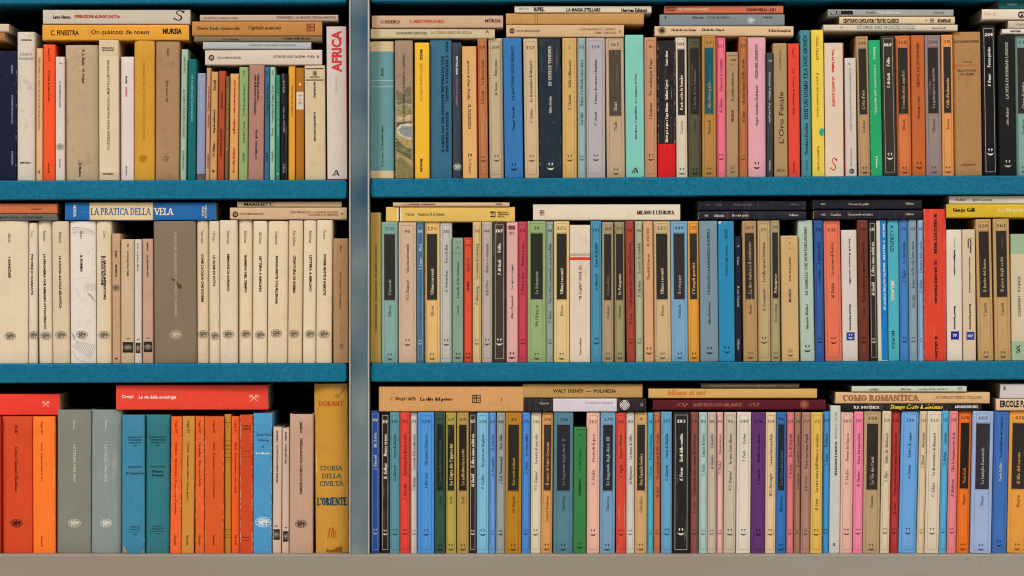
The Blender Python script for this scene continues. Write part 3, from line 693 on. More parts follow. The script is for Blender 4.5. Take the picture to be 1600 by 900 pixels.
v(450, 545, -5, 200, '#8c1a14', BD(201, 829, '#d3c1aa', -1, .84, 'white_spine'), T('d', 'Tom La Vaillant', 228, 340, 11, '#c8281c', 'X', 487, 'author_lettering'), T('d', 'LA SANTA SOCIETÀ', 360, 500, 11, '#c8281c', 'X', 488), E('ess', 489, 770, 42, 62, '#c8281c'), wear=.5)
v(545, 605, -5, 272, '#c7bdb2', T('h', '8', 558, 566, 9, '#5a544c', 'S', 300, 'number_lettering'), T('d', 'LA CENERE TENUE E LA FENICE VENUTA DAL CUORE', 320, 615, 7.5, '#77706a', 's', 567), T('d', 'OSCAR MONDADORI', 695, 780, 6.5, '#77706a', 's', 570, 'publisher_lettering'), E('oval', 573, 803, 24, 24, '#1d1a18'))
at(1, 'R', 1330, 0)
v(37, 94, -13, 170, '#ab8a62', A('148', "L'età d'oro", 'Grahame', tc='#a8987c'))
v(95, 149, -13, 188, '#0e9f63', T('d', 'Mattioda', 220, 280, 9.5, '#bfe0c8', 'r', None, 'author_lettering'), T('d', 'IL DILETTANTE «PER MESTIERE»', 305, 535, 9, '#bfe0c8', 's'), T('d', 'Il Mulino', 733, 790, 9, '#bfe0c8', 'r', None, 'publisher_lettering'), wear=1.0)
v(152, 216, -13, 168, '#3a342e', Bk('107', 'P. McGrath', 'Follia', 413, '#cfc6b2', 733), wear=.7)
v(218, 288, -10, 166, '#c96f38', A('158', 'I vendicatori angelici', 'Blixen', tc='#a88a68'), wear=.7)
v(290, 353, -8, 165, '#b65d24', Ck('NIENTE DA DICHIARARE', 200, 408, 'Norman Lewis', 450, 558, 775, '#5a280e', 12, 11.5))
v(355, 429, -9, 165, '#8d7a78', A('104', 'La principessa smarrita', 'Nichaus', tc='#8d8478'))
v(430, 486, -7, 163, '#d38f4c', A('18', "Colla d'indumento", 'Burney', tc='#c09a60'))
v(487, 619, -9, 148, '#a67c4a', T('h', 'GIOVANNI PAPINI', 486, 604, 11, '#4c3418', 'r', 194, 'author_lettering'), T('h', 'VITA DI', 527, 570, 9, '#6a4a24', 'r', 290), T('h', 'MICHELANGIOLO', 486, 600, 11, '#b86a3c', 'r', 307), T('h', 'NELLA VITA DEL', 500, 592, 9, '#4c3418', 'r', 330), T('h', 'SUO TEMPO', 512, 580, 9, '#4c3418', 'r', 348), T('h', 'GARZANTI', 520, 588, 9, '#4c3418', 'r', 772, 'publisher_lettering'), cloth=1, grime=.8, wear=1, hard=1, bulge=.8)
v(625, 691, -12, 118, '#15161a', Bk('224', 'P. Dennis', 'Povera piccina', 405, '#d6d2c6', 712), wear=.5)
v(697, 774, -8, 163, '#1b1c1f', Ck('LA VITA DI KONRAD LORENZ', 198, 465, 'Alec Nisbett', 505, 588, 768, '#a9a894', 13, 12))
v(778, 852, -9, 165, '#74a096', A('231', 'Cuore di pietra', 'Faulkner', tc='#a9a894'))
hb(579, 773, 44.2, 60, '#c5b591', 'cream book under the red titled one, lower of two beside the upright', T('h', 'GIOVANNI SARTORI', 619, 667, 3.9, '#55482e', 'r', 51.5, 'author_lettering'), T('h', 'LA CORSA VERSO IL NULLA', 673, 738, 3.9, '#85764e', 'r', 50.5), E('slant', 761, 49.5, 6, 5, '#241c14'))
hb(581, 786, 24, 43.8, '#c3a384', 'pinkish tan book with red title, upper of two beside the upright', T('h', 'O.RIBEIRO', 594, 625, 5, '#3c2434', 'S', 34, 'author_lettering'), T('h', 'IL MEDITERRANEO', 640, 694, 5, '#b8402c', 'S', 33.4), T('h', 'MÛRSIA', 758, 783, 5, '#3c2434', 'S', 32.5, 'publisher_lettering'), wear=.6)
hb(791, 975, 38.7, 58, '#cbaa82', 'beige book with black oval emblem under an ochre cloth book', E('oval', 800, 48, 8, 8.5, '#241c14'), T('h', 'OSCAR MONDADORI', 806.5, 844, 3.5, '#5a4632', 's', 48, 'publisher_lettering'), T('h', 'LUIGI PIRANDELLO • LAZZARO', 906, 962, 3.3, '#5a4632', 's', 45.5), T('h', 'COME TU MI VUOI', 929, 962, 3.3, '#5a4632', 's', 51), T('h', '8', 967, 970, 4, '#5a4632', 's', 49))
hb(790.5, 1006, 20.3, 38.4, '#bd8c4e', 'ochre cloth book with faint ribs, middle of three in its pile', BD(21, 38, '#96662e', -.782, -.776, 'spine_rib'), BD(21, 38, '#96662e', -.58, -.572, 'spine_rib'), BD(21, 38, '#96662e', -.545, -.537, 'spine_rib'), BD(21, 38, '#96662e', .80, .806, 'spine_rib'), cloth=1, wear=.8, hard=1)
hb(804, 1018, 9, 20, '#d5cbb0', 'cream paperback with heavy black title, topmost of three, top right shelf', T('h', 'RIPEL', 834, 851, 6, '#1c1814', 'X', 14.3), T('h', 'LA MAGIA STELLARE', 885, 938, 5.4, '#1c1814', 'X', 15), T('h', 'Hermes Edizioni', 971, 1011, 5.6, '#1c1814', 'X', 15.8, 'publisher_lettering'), E('square', 814, 14, 5, 3.5, '#8a8272'), T('h', 'HCE', 818, 826, 3, '#8a8272', 's', 14))
hb(1023, 1240, 40.5, 56.3, '#d0b48c', 'long beige book with knot emblem, lowest of three under a grey one', E('knot', 1034.5, 47.6, 12.5, 11.5, '#3a2e20'), T('h', 'Elisabeth von Arnim', 1049, 1088, 3.8, '#54432c', 'b', 46.5, 'author_lettering'), T('h', 'Elizabeth a Rügen', 1097, 1132, 3.8, '#54432c', 'b', 46.3), T('h', 'Bollati Boringhieri', 1201, 1236, 3.8, '#54432c', 'b', 47.7, 'publisher_lettering'))
hb(1031, 1226, 22, 40, '#78858a', 'grey blue book with pale round emblem, middle of its pile', T('h', 'Manzoni', 1082, 1100, 4, '#3a4246', 'r', 26.5, 'author_lettering'), T('h', "L'isola di Arturo", 1105, 1140, 4, '#3a4246', 'r', 26.5), E('bird', 1174, 32, 12, 12, '#c6cac8'), T('h', 'EINAUDI', 1193, 1207, 2.8, '#262c30', 'S', 27, 'publisher_lettering'), T('h', '2', 1038.5, 1041.5, 5, '#262c30', 'b', 26.5), rot=-1)
hb(1038, 1224, 8.5, 20.8, '#c9694a', 'coral red book with dark block title, topmost above a grey blue one', BD(11, 17, '#38211c', -.97, -.81, 'printed_block'), T('h', 'LEWIN', 1041.5, 1056, 4, '#c9694a', 'X', 14), T('h', 'DELL INQUIETO DI MENDEL', 1060, 1108, 3.6, '#e0b49a', 'X', 14), T('h', 'ZANICHELLI - LE I', 1166, 1212, 4, '#4c2018', 'X', 15, 'publisher_lettering'), rot=-1)
hb(1287, 1496.5, 38.2, 48.4, '#cbbfa8', 'cream book with teal capitals, lowest of three, overhanging to the left', T('h', 'STORIE DEI NOSTRI PAESI', 1339, 1430, 5.4, '#5a8a90', 'r', 42.6), T('h', 'Angelo Lodi', 1456, 1478, 3.2, '#8a8272', 'b', 43.5, 'author_lettering'), E('slant', 1315, 42.5, 4, 4, '#6a6458'))
hb(1312, 1492.5, 25.6, 37.2, '#d3bf9a', 'beige book with heavy condensed black capitals, middle of its three', T('h', 'CENTOUNO CAPOLAVORI / TEATRO CLASSICO', 1317.5, 1405, 6, '#1c1814', 'X', 32.2), E('disc', 1448, 32, 1.8, 1.8, '#1c1814'), E('square', 1457, 32, 6, 6, '#4a4238'), T('h', 'BOMPIANI', 1465.5, 1486, 5.4, '#1c1814', 'X', 32.2, 'publisher_lettering'), wear=.6)
hb(1294, 1490.5, 14.2, 25, '#9ca09c', 'grey book with small black number box, topmost of three, top right shelf', BD(16.5, 22.5, '#17181a', -.975, -.60, 'printed_block'), T('h', 'PBE 53', 1298, 1314, 4, '#b9bcb8', 'S', 19.5), T('h', 'Brandi', 1354, 1368, 3.6, '#55595a', 'r', 19, 'author_lettering'), T('h', 'Teoria del restauro', 1372, 1408, 3.6, '#d0d2ce', 'b', 19), T('h', 'Einaudi', 1460, 1476, 3.6, '#6a6e6e', 'r', 19, 'publisher_lettering'))
hb(1566, 1680, 45.2, 53.2, '#d6cfc5', 'thin white book lowest of the pile at the top right corner', T('h', 'MAESTRIPIERI', 1579, 1595, 2.6, '#241c14', 'X', 48.7))
hb(1575.5, 1680, 32, 44.8, '#b9b09a', 'short greyish beige book second from bottom at the top right corner', T('h', 'Guido Piovene', 1588, 1625, 3, '#8a826c', 'i', 38))
hb(1535, 1680, 13.8, 30.6, '#d9cbb5', 'worn cream book with heavy black capitals at the top right corner', T('h', 'Fiori di', 1538, 1556, 5, '#cf9c68', 's', 21.5), T('h', 'GIALLO', 1591, 1630, 9.5, '#1c1814', 'X', 22.5), wear=1.1)
hb(1562, 1680, -2, 13.4, '#157079', 'teal book topmost of the pile at the top right corner', T('h', 'LaLone', 1575, 1590, 3.6, '#a0c4c0', 'y', 6))

# ------------------------------------------------------------------ middle shelf, left bay: pale jackets with round emblems
at(2, 'L', 0, 300)
NK, GK = '#221d18', '#7d7566'
def EI(author, a0, a1, title, t0, t1, ex, ey, cx=None, w_=54):
    return [T('d', author, a0, a1, 13.5, GK, 'i', cx, 'author_lettering'), T('d', title, t0, t1, 10.5, NK, 'X', cx), E('bird', ex, ey, w_, 46, '#6c6658')]
def SQ(x, y, w_, h_=50): return [PL('#26221e', [(x - w_ / 2, y - h_ / 2), (x + w_ / 2, y - h_ / 2), (x + w_ / 2, y + h_ / 2), (x - w_ / 2, y + h_ / 2)], 'emblem_block'), E('bird', x, y, w_ * .85, h_ * .6, '#8a8272')]
HJ = dict(bulge=1.5, hard=1, gloss=.25, grime=.35, lift=.34)
v(-30, 130, 0, 135, '#cdb896', EI('Musil', 193, 237, 'I SANSÔSSÌ', 305, 402, 46, 676, 43), **HJ)
v(131, 179, 1, 145, '#cdbfac', EI('Dossi', 178, 212, 'POLVERE DI DIAMANTE', 292, 483, 154, 672, 148, 46), **HJ)
v(180, 245, -6, 137, '#c9b99b', EI('Romano', 180, 233, 'LA PENOMBRA CHE ABBIAMO ATTRAVERSATO', 292, 645, 210, 675, 207), **HJ)
v(246, 324, -5, 138, '#c2a985', EI('Woiwode', 187, 240, "LA CACCIA ALL'OCA SELVATICA", 300, 547, 284, 672, 281), **HJ)
_r = random.Random(5)
fan = [[(334 + i * 7.5, 726 + i * 5.2), (352 + i * 7.5, 716 + i * 4), (366 + i * 7, 700 + i * 1.5)] for i in range(12)] + [[(332, 688), (360, 704), (400, 690), (445, 706)], [(336, 745), (352, 780), (380, 794), (412, 799)]]
top = [[(332 + i * 12, 166 + 2.4 * i), (338 + i * 12, 182), (350 + i * 11, 192 + i)] for i in range(9)] + [[(327, 168), (380, 160), (446, 190)], [(330, 196), (345, 184), (352, 200)]]
bluef = [[(404 + i * 5, 470 + 3 * i), (414 + i * 4, 486 + i * 4), (434 + i * 2, 500 + i * 4)] for i in range(5)]
bluel = [[(329 + i * 3, 655 + i * 8), (336 + i * 3, 662 + i * 8), (346 + i, 680 + i * 3)] for i in range(5)]
pale = [[(394 + i * 6, 430), (398 + i * 6, 448), (394 + i * 6, 466)] for i in range(9)] + [[(330, 412), (370, 402), (446, 400)], [(352, 450), (380, 512)], [(330, 640), (360, 655), (392, 680)]]
dots = [[(x, y), (x + 3, y + 2.5)] for x, y in ((_r.uniform(335, 438), _r.uniform(215, 640)) for _ in range(26))]
v(326, 447, -2, 137, '#cdc7c1', LN('#5c6a78', fan, 1.3), LN('#3f5468', top, 1.5), LN('#4a74a0', bluef, 1.3), LN('#3c68a0', bluel, 1.6), LN('#98a6a8', pale, 1.0), LN('#77705f', dots, 2.2), EI('Grass', 182, 220, 'IL ROMBO', 297, 375, 381, 670, 379), desc='white jacketed book with blue grey pen drawings on its spine', **HJ)
v(449, 521, -2, 137, '#c8b28c', EI('Levi', 183, 215, 'IL GRANDE IMPERATORE', 300, 505, 484, 672, 488), T('d', 'E I SUOI AUTOMI', 300, 437, 10.5, NK, 'X', 476), **HJ)
v(525, 563, -2, 195, '#bb9673', T('d', 'SABA', 275, 310, 7.5, NK, 'X', None, 'author_lettering'), T('d', 'ERNESTO', 340, 400, 7.5, NK, 'X'), E('bird', 542, 450, 34, 38, '#6b5a48'), BD(778, 786, '#4a3a2c', -.4, .3, 'printed_mark'), grime=.6)
at(2, 'L', 190, 300)
v(-4, 59, 0, 222, '#bfa987', T('d', 'POE', 242, 258, 6.5, NK, 'X', 28, 'author_lettering'), T('d', 'IL CAVALLO DI LA TORRE', 278, 395, 6.5, NK, 'X', 28), T('h', '403', 20, 36, 5.5, NK, 'S', 688, 'number_lettering'), SQ(28, 729, 50), grime=.5)
v(61, 95, 0, 222, '#c6beb4', T('d', 'Levi  La parola ebreo', 240, 370, 9.5, '#6a645a', 'r'), T('h', '377', 71, 86, 5.5, NK, 'S', 692, 'number_lettering'), SQ(79, 732, 28))
v(96, 150, -1, 220, '#b8957d', T('d', 'FRANCE', 237, 278, 6.5, NK, 'X', None, 'author_lettering'), T('d', 'GLI DÈI HANNO SETE', 297, 398, 6.5, NK, 'X'), T('h', '408', 115, 130, 5.5, NK, 'S', 686, 'number_lettering'), SQ(122, 727, 40), grime=.5)
v(151, 350, -4, 137, '#7f705a', T('d', 'POETI DEL NOVECENTO ITALIANI E STRANIERI', 190, 583, 11, '#b5a688', 'r', 252), E('bird', 253, 670, 60, 48, '#b9ab8e'), PL('#5a3c20', [(230, 410), (246, 404), (256, 416), (266, 430), (280, 436), (278, 456), (264, 452), (258, 432), (244, 420)], 'stain'), cloth=1, bulge=1.8, hard=1)
v(352, 407, -2, 135, '#c4a67c', EI('Yourcenar', 178, 243, "COME L'ACQUA CHE SCORRE", 290, 517, 380, 668, 377, 50), **HJ)
v(410, 459, -2, 137, '#c9b593', EI('Ortega', 185, 235, 'LE ROSE DI EVITA', 298, 445, 436, 676, 433, 42), **HJ)
v(461, 543, -2, 133, '#c8b496', EI('Yourcenar', 180, 247, 'MEMORIE DI ADRIANO', 292, 467, 500, 668, 500), **HJ)
at(2, 'L', 380, 300)
v(-25, 41, 0, 133, '#cdb58d', EI('McEwan', 180, 240, 'BAMBINI NEL TEMPO', 297, 472, 10, 667, 9, 48), **HJ)
v(43, 109, 3, 136, '#d0bc97', EI('McEwan', 187, 245, 'LETTERA A BERLINO', 300, 470, 78, 671, 80, 48), **HJ)
v(111, 207, 5, 136, '#cbb48c', EI('Savigneau', 182, 247, 'MARGUERITE YOURCENAR', 300, 527, 154, 664, 156), **HJ)
v(209, 274, 5, 134, '#c5a878', EI('Ben Jelloun', 180, 255, 'CREATURA DI SABBIA', 298, 478, 238, 666, 240, 48), **HJ)
v(276, 339, 5, 133, '#cdb896', EI('McEwan', 180, 240, 'LETTERA A BERLINO', 297, 468, 312, 667, 315, 48), **HJ)
v(341, 419, 5, 132, '#ccb48c', EI('Pavese', 178, 222, 'POESIE EDITE E INEDITE', 293, 485, 378, 667, 382), **HJ)
v(422, 493, -1, 218, '#a67f56', T('d', 'Mora', 250, 282, 9, '#5a4028', 'r', 458, 'author_lettering'), T('d', 'Loro e palavra e altre mormora', 375, 550, 11, '#4a3420', 'i', 457), E('scroll', 458, 725, 22, 50, '#4a3420'), grime=1, wear=.8)
hb(-40, 88, 334.3, 345, '#6a6660', 'thin grey book under an orange one at the far left, middle shelf', T('h', 'Tognetti · A.Cori · G.Ferrari-Bravo', -6, 67, 4.2, '#2a2622', 'i', 339))
hb(-40, 88.5, 317.6, 334, '#c46a3c', 'terracotta orange book above a grey one at the far left, middle shelf', T('h', 'Zanichelli', 48, 65, 3, '#7a3a1c', 'r', 326, 'publisher_lettering'))
hb(101, 336.5, 316, 344.3, '#0d62a8', 'long blue and cream book with large title lettering, lying flat', BD(316.2, 344.1, '#dcc69a', -.673, .165, 'cream_spine'), T('h', 'LA PRATICA DELLA', 141, 236, 11, '#2f6a98', 'r', 330.5), T('h', 'VELA', 240, 271, 11, '#dfd6bc', 'r', 330.5), T('d', 'MURSIA', 321, 339, 4.5, '#cfd4d6', 'S', 116.5, 'publisher_lettering'), E('scroll', 131, 331.5, 9, 7, '#3f8cc4'), T('d', 'YVES-LOUIS', 320, 341, 3, '#dfd6bc', 'S', 321), T('d', 'PINAUD', 323, 338, 3, '#dfd6bc', 'S', 316.5), gloss=.4)
hb(359, 541.5, 324, 343.2, '#c9a985', 'beige book with black oval emblem under a thin cream one, middle left shelf', E('oval', 367.5, 335, 9, 9.5, '#241c14'), T('h', 'OSCAR MONDADORI', 374, 411, 3.6, '#4a3a2a', 's', 334, 'publisher_lettering'), T('h', 'LUIGI PIRANDELLO • LA NUOVA COLONIA', 453, 528, 3.4, '#4a3a2a', 's', 331.5), T('h', 'O DI UNO O DI NESSUNO', 482, 528, 3.4, '#4a3a2a', 's', 335.6), T('h', '8', 533, 536, 4, '#4a3a2a', 's', 334), wear=.6)
hb(370, 533.5, 314.8, 323.4, '#cdb78e', 'thin cream book with black capitals on top of a beige one', T('h', 'MARINETTI', 381, 427, 5.4, '#1c1814', 'S', 319), wear=.9)

# ------------------------------------------------------------------ middle shelf, right bay
at(2, 'R', 570, 300)
v(25, 76, 0, 97, '#a88e40', T('u', 'CHARLES DICKENS · SIGNORI OGGI · UN ALBERO DI NATALE', 248, 652, 9.5, '#4a4018', 'r', 52))
v(78, 155, -1, 141, '#789f99', A('230', 'Carnevale', 'Blixen', tc='#8d907c'))
v(159, 242, -1, 143, '#bfa68a', Bk('90', 'V.S. Naipaul', 'Una via nel mondo', 508))
v(244, 278, -1, 142, '#35688c', Bk('100', 'L. Longo', 'Dieci', 365, '#9fb6c0'))
v(279, 352, -1, 140, '#d4ae68', A('125', 'Ultimi racconti', 'Blixen', tc='#d0bf94'))
v(354, 409, -1, 143, '#b1b3a9', Bk('281', 'K. Petrowskaja', 'Forse Esther', 470))
v(411, 462, 0, 215, '#7c9688', BD(234, 236, '#3c5444', -.6, .6, 'thin_rule'), BD(288, 290, '#3c5444', -.6, .6, 'thin_rule'), T('h', '8', 432, 440, 9, '#2e4436', 'b', 261, 'number_lettering'), T('u', 'Lorenz', 530, 575, 10.5, '#2e4436', 'i', None, 'author_lettering'), T('u', "L'anello di Re Salomone", 325, 500, 10.5, '#2e4436', 'i'), E('smile', None, 768, 26, 28, '#1d2c22'))
v(463, 504, 0, 214, '#d4492a', BD(222, 224, '#7a2010', -.6, .6, 'thin_rule'), BD(272, 274, '#7a2010', -.4, .4, 'thin_rule'), T('h', '193', 472, 496, 9, '#7a2010', 'b', 250, 'number_lettering'), T('u', 'LEWIS', 418, 465, 10, '#5c140a', 'b', None, 'author_lettering'), T('u', "Napoli '44", 310, 378, 10, '#7a2010', 'i'), E('smile', None, 767, 26, 28, '#5c140a'))
v(506, 546, 0, 141, '#c9ad78', Bk('70', 'P. Maurensig', 'La variante di Lüneburg', 530))
v(547, 598, 0, 141, '#aca294', Bk('94', 'A.M. Ortese', 'Alonso e i visionari', 490))
at(2, 'R', 760, 300)
v(32, 90, -1, 140, '#423a32', Bk('107', 'P. McGrath', 'Follia', 390, '#cfc6b2', 703), wear=.7)
v(93, 147, 0, 140, '#cf9f98', PL('#702024', [(103, 158), (135, 158), (135, 176), (103, 176)], 'printed_block'), E('scroll', 119, 167, 20, 12, '#c89090'), T('h', '47', 107, 131, 13, '#4c2c2c', 'r', 193, 'number_lettering'), T('u', 'Marc Fumaroli', 485, 595, 10.5, '#5c3434', 'i', None, 'author_lettering'), T('u', 'Le api e i ragni', 340, 458, 10.5, '#5c3434', 'r'), E('smile', None, 767, 28, 32, '#3c2020'))
v(149, 192, 0, 139, '#b83a50', Bk('159', 'S. Pérez y Sosa', 'Rivivere a caso', 485))
v(193, 279, 0, 137, '#8aa26c', A('34', 'Lo Scimmiotto', "Wu Ch'êng-ên", tc='#8f9a7c', panel='#22261f'))
v(281, 315, 0, 139, '#8a9a8c', Bk('80', 'F. Rosié', 'Una scrittura femminile azzurro pallido', 615))
v(317, 389, 0, 138, '#d2b87a', A('125', 'Ultimi racconti', 'Blixen', tc='#cdc4a4'))
v(391, 490, 0, 155, '#d0c2ac', BD(288, 301, '#a9a086', part='grey_band'), BD(306, 320, '#c8382a', part='red_band'), T('u', '"Il Caffè" 1924-25', 345, 507, 12, '#4a4038', 'r', 440), T('u', 'Lerici editori', 683, 765, 10, '#4a4038', 'r', 440, 'publisher_lettering'), grime=.5)
v(491, 541, -2, 136, '#3f87a8', Bk('101', 'G. Mariotti', 'Storia di Matilde', 460))
v(543, 596, -1, 141, '#a08c70', A('148', "L'età d'oro", 'Grahame', tc='#6c6250'))
at(2, 'R', 950, 300)
v(31, 87, -2, 140, '#8f8a60', A('117', 'In Patagonia', 'Chatwin', tc='#b9ae94'))
v(89, 128, -8, 136, '#9a3f30', Bk('56', 'B. Lévy', 'Il più grande uomo scimmia del Pleistocene', 620))
v(130, 168, -4, 137, '#a3a888', Bk('46', 'B. Chatwin', 'Il viceré di Ouidah', 495))
v(171, 215, -6, 137, '#c89a6e', Ck('IL PATTO', 170, 255, 'Thorkild Hansen', 290, 412, 745, '#6a4424', 12, 11))
v(217, 297, -5, 138, '#c0a67a', A('125', 'Ultimi racconti', 'Blixen', tc='#c4b490'))
v(299, 378, -5, 137, '#6d9dbd', A('449', 'Il retaggio', 'Bedford', tc='#8f928a', panel='#2c2a2c'))
v(379, 433, -5, 137, '#d18f2a', A('139', 'I Vangeli gnostici', '', tc='#c09c54'))
v(435, 519, -7, 136, '#6f8896', Ck('STORIA DELLA BARONESSA BUDBERG', 172, 482, 'Nina Berberova', 515, 620, 744, '#22303a', 12.5, 12))
v(521, 597, -5, 137, '#1580ae', Ck('MANI', 175, 220, 'Patrick Leigh Fermor', 250, 395, 740, '#0a3a56', 12, 11.5), PL('#c9c4b6', [(515, 137), (532, 137), (530, 146), (522, 151), (516, 150)], 'torn_corner'), gloss=.25)
at(2, 'R', 1140, 300)
v(28, 65, -2, 208, '#1d2236', T('h', 'di', 38, 48, 9, '#a9a69a', 'r', 253), T('d', 'Cava', 305, 342, 9.5, '#a9a69a', 'r', None, 'author_lettering'), T('d', 'Il caso Caravini', 440, 540, 9.5, '#a9a69a', 'i'), T('d', 'Sellerio', 690, 740, 9.5, '#a9a69a', 'r', None, 'publisher_lettering'))
v(67, 133, -7, 136, '#a88658', A('203', 'Le due inglesi e il continente', 'Roché', tc='#9c8a68'))
v(134, 197, -4, 133, '#b09a6c', Bk('27', 'A. Szczypiorski', 'La bella signora Seidenman', 562))
v(198, 240, -5, 133, '#9c9268', A('194', 'Principesse', 'Keyserling', tc='#b9ae94'))
v(247, 327, -6, 205, '#bf9f68', BD(216, 218, '#5c4c30', -.5, .5, 'thin_rule'), BD(266, 268, '#5c4c30', -.15, .15, 'thin_rule'), T('h', '7', 278, 286, 9, '#4a3c24', 'r', 241, 'number_lettering'), T('u', 'BLIXEN', 455, 518, 11, '#3c301c', 'b', None, 'author_lettering'), T('u', 'Sette storie gotiche', 305, 420, 10.5, '#3c301c', 'i'), E('smile', None, 756, 26, 30), BD(732, 734, '#5c4c30', -.15, .15, 'thin_rule'), BD(782, 784, '#5c4c30', -.5, .5, 'thin_rule'))
v(334, 404, -12, 133, '#a2b8a8', Ck('LE GEMELLE CHE NON PARLAVANO', 165, 485, 'Marjorie Wallace', 525, 645, 735, '#2a3c2e', 13, 12.5))
v(405, 449, -8, 133, '#2a5496', Bk('128', 'S. Vegliò', "L'epifania della", 425))
v(451, 530, -11, 134, '#d46a4c', Bk('131', 'M. Richler', 'La versione di Barney', 500))
v(533, 607, -8, 178, '#c9bfb7', T('d', 'Boncardi  Il romanzo senza idillio', 220, 435, 8, '#55504a', 'b', 566), T('d', 'Einaudi Paperbacks', 528, 650, 8, NK, 'X', 568, 'publisher_lettering'), PL('#1c3688', [(550, 659), (588, 659), (588, 697), (550, 697)], 'emblem_block'), E('smile', 569, 678, 22, 22, '#d6d6de'))
at(2, 'R', 1330, 300)
v(38, 87, -8, 132, '#6f3424', Bk('56', 'F. Lewis', 'Il più grande uomo scimmia del Pleistocene', 600))
v(92, 127, -9, 133, '#2c2a29', Bk('175', 'M. Kindall', 'E allora siamo andati via', 487, '#c4bfb0', 697), wear=.7)
v(128, 176, -9, 133, '#c9c4b4', BD(134, 789, '#0b72b6', -.3, 1, 'blue_band'), T('d', '2000.334 · P. PELLITERI · MAESTRI AUTORI EVENTI BI', 148, 552, 9, '#cfdde2', 'S', 157))
v(178, 231, -5, 132, '#3fa4b4', T('d', 'A. LORENZI', 155, 280, 16, '#143a44', 's', 194, 'author_lettering'), T('d', 'MILANO', 420, 510, 16, '#d6d0b0', 'S', 198), T('d', 'MURSIA', 652, 738, 15, '#143a44', 's', 200, 'publisher_lettering'), wear=.9, gloss=.2)
v(233, 274, -6, 130, '#3a78b8', Bk('76', 'S. Vigliò', 'La schiera umbra', 425))
v(277, 315, -7, 130, '#7d98a4', Bk('101', 'Dai Sijie', 'Balzac e la Piccola Sarta cinese', 545))
v(317, 342, -4, 132, '#86a3c4', Bk('94', 'J. Héléni', "L'amante della scuola", 475))
v(344, 449, -3, 80, '#cf3a1f', T('d', 'W. PRESCOTT WEBB', 100, 290, 12.5, '#2a1410', 'b', 397, 'author_lettering'), T('d', 'LE GRANDI PIANURE', 320, 525, 12.5, '#2a1410', 'b', 399), T('d', 'IL MULINO', 677, 783, 12, '#2a1410', 'b', 401, 'publisher_lettering'), wear=1.1, grime=.4)
v(452, 525, -4, 177, '#cfc5b5', T('d', 'Toscani', 215, 260, 8, '#a39c90', 'S', 487, 'author_lettering'), T('d', 'Intelligence e potere', 272, 390, 8, NK, 'X', 487), T('d', 'Einaudi Paperbacks', 535, 645, 8, NK, 'X', 488, 'publisher_lettering'), PL('#1c1c84', [(469, 654), (507, 654), (507, 693), (469, 693)], 'emblem_block'), T('h', '77', 478, 498, 13, '#d6d6de', 'X', 673, 'number_lettering'))
v(527, 592, -5, 176, '#c9b596', T('d', 'Horkheimer', 218, 290, 8, NK, 'X', 562, 'author_lettering'), T('d', 'Adorno', 218, 265, 8, NK, 'X', 551, 'author_lettering'), T('d', "Dialettica dell'illuminismo", 305, 475, 8, '#4a4238', 'S', 557), T('d', 'Einaudi Paperbacks', 525, 645, 8, NK, 'X', 559, 'publisher_lettering'), PL('#24408a', [(541, 656), (579, 656), (579, 694), (541, 694)], 'emblem_block'), T('h', '107', 547, 573, 11, '#c6cad6', 'X', 675, 'number_lettering'))
v(597, 668, -13, 128, '#b3915c', A('120', 'Il frutto del fuoco', 'Canetti', tc='#a59068'))
v(675, 750, -10, 126, '#b3915c', A('161', 'Il gioco degli occhi', 'Canetti', tc='#a59068'))
v(752, 850, -3, 197, '#c4b695', BD(198, 292, '#94ad90'), BD(700, 790, '#94ad90'), T('d', 'SENECA · I BENEFICI', 395, 585, 12, '#4a463a', 'r', 790), E('fleuron', 786, 736, 32, 44, '#1d2420'))
hb(603, 804.5, 323.2, 346.8, '#d4b255', 'mustard yellow book with blue stripe, lying under a thin one', BD(323.4, 346.6, '#ddd2b0', -.83, -.76, 'white_stripe'), BD(323.3, 346.7, '#24306a', -.806, -.783, 'blue_stripe'), T('h', 'Horst    Federico II di Svevia', 635, 694, 5, '#3c3014', 's', 334.5), BD(330.5, 339.5, '#1c1814', .615, .70, 'printed_block'), T('h', 'BUR', 765.8, 774, 5, '#d4b255', 'X', 335), T('h', 'BIBLIOTECA', 777.5, 794, 2.2, '#3c3014', 'X', 331.8), T('h', 'UNIVERSALE', 777.5, 796, 2.2, '#3c3014', 'X', 335), T('h', 'RIZZOLI', 777.5, 788, 2.2, '#3c3014', 'X', 338.2), gloss=.2)
hb(614, 796, 316, 322.9, '#c9ab88', 'very thin pinkish book on top of the mustard yellow one', BD(316.2, 322.7, '#b8432c', -.75, -.735, 'red_stripe'), T('h', '62', 630.5, 634, 2.6, '#4a3828', 'S', 319.4), T('h', 'MACHIAVELLI   LA MANDRAGOLA', 640, 680, 2.6, '#3a2a1c', 'X', 319.4), T('h', 'ORSA', 775, 785, 2.4, '#4a3828', 'X', 319))
hb(833, 1063, 319, 344.2, '#d8ccb4', 'long plain cream white book with black serif title at its right end', E('square', 847, 332.5, 7, 8, '#241c14'), T('h', "MILANO E L'EUROPA", 995, 1054, 6, '#2a2420', 'b', 332), gloss=.2)
hb(1092, 1260, 329.8, 343.2, '#1c1c30', 'navy book, lower of the left navy pair, middle right shelf', T('h', '421', 1101, 1107, 3, '#b0a99c', 'b', 337), T('h', 'Malvaldi', 1116, 1132, 3.4, '#b0a99c', 'b', 337, 'author_lettering'), T('h', 'Il re dei giochi', 1144, 1170, 3.4, '#b0a99c', 'b', 336.5), T('h', 'Sellerio', 1233, 1247, 3.4, '#b0a99c', 'b', 336, 'publisher_lettering'), gloss=.3)
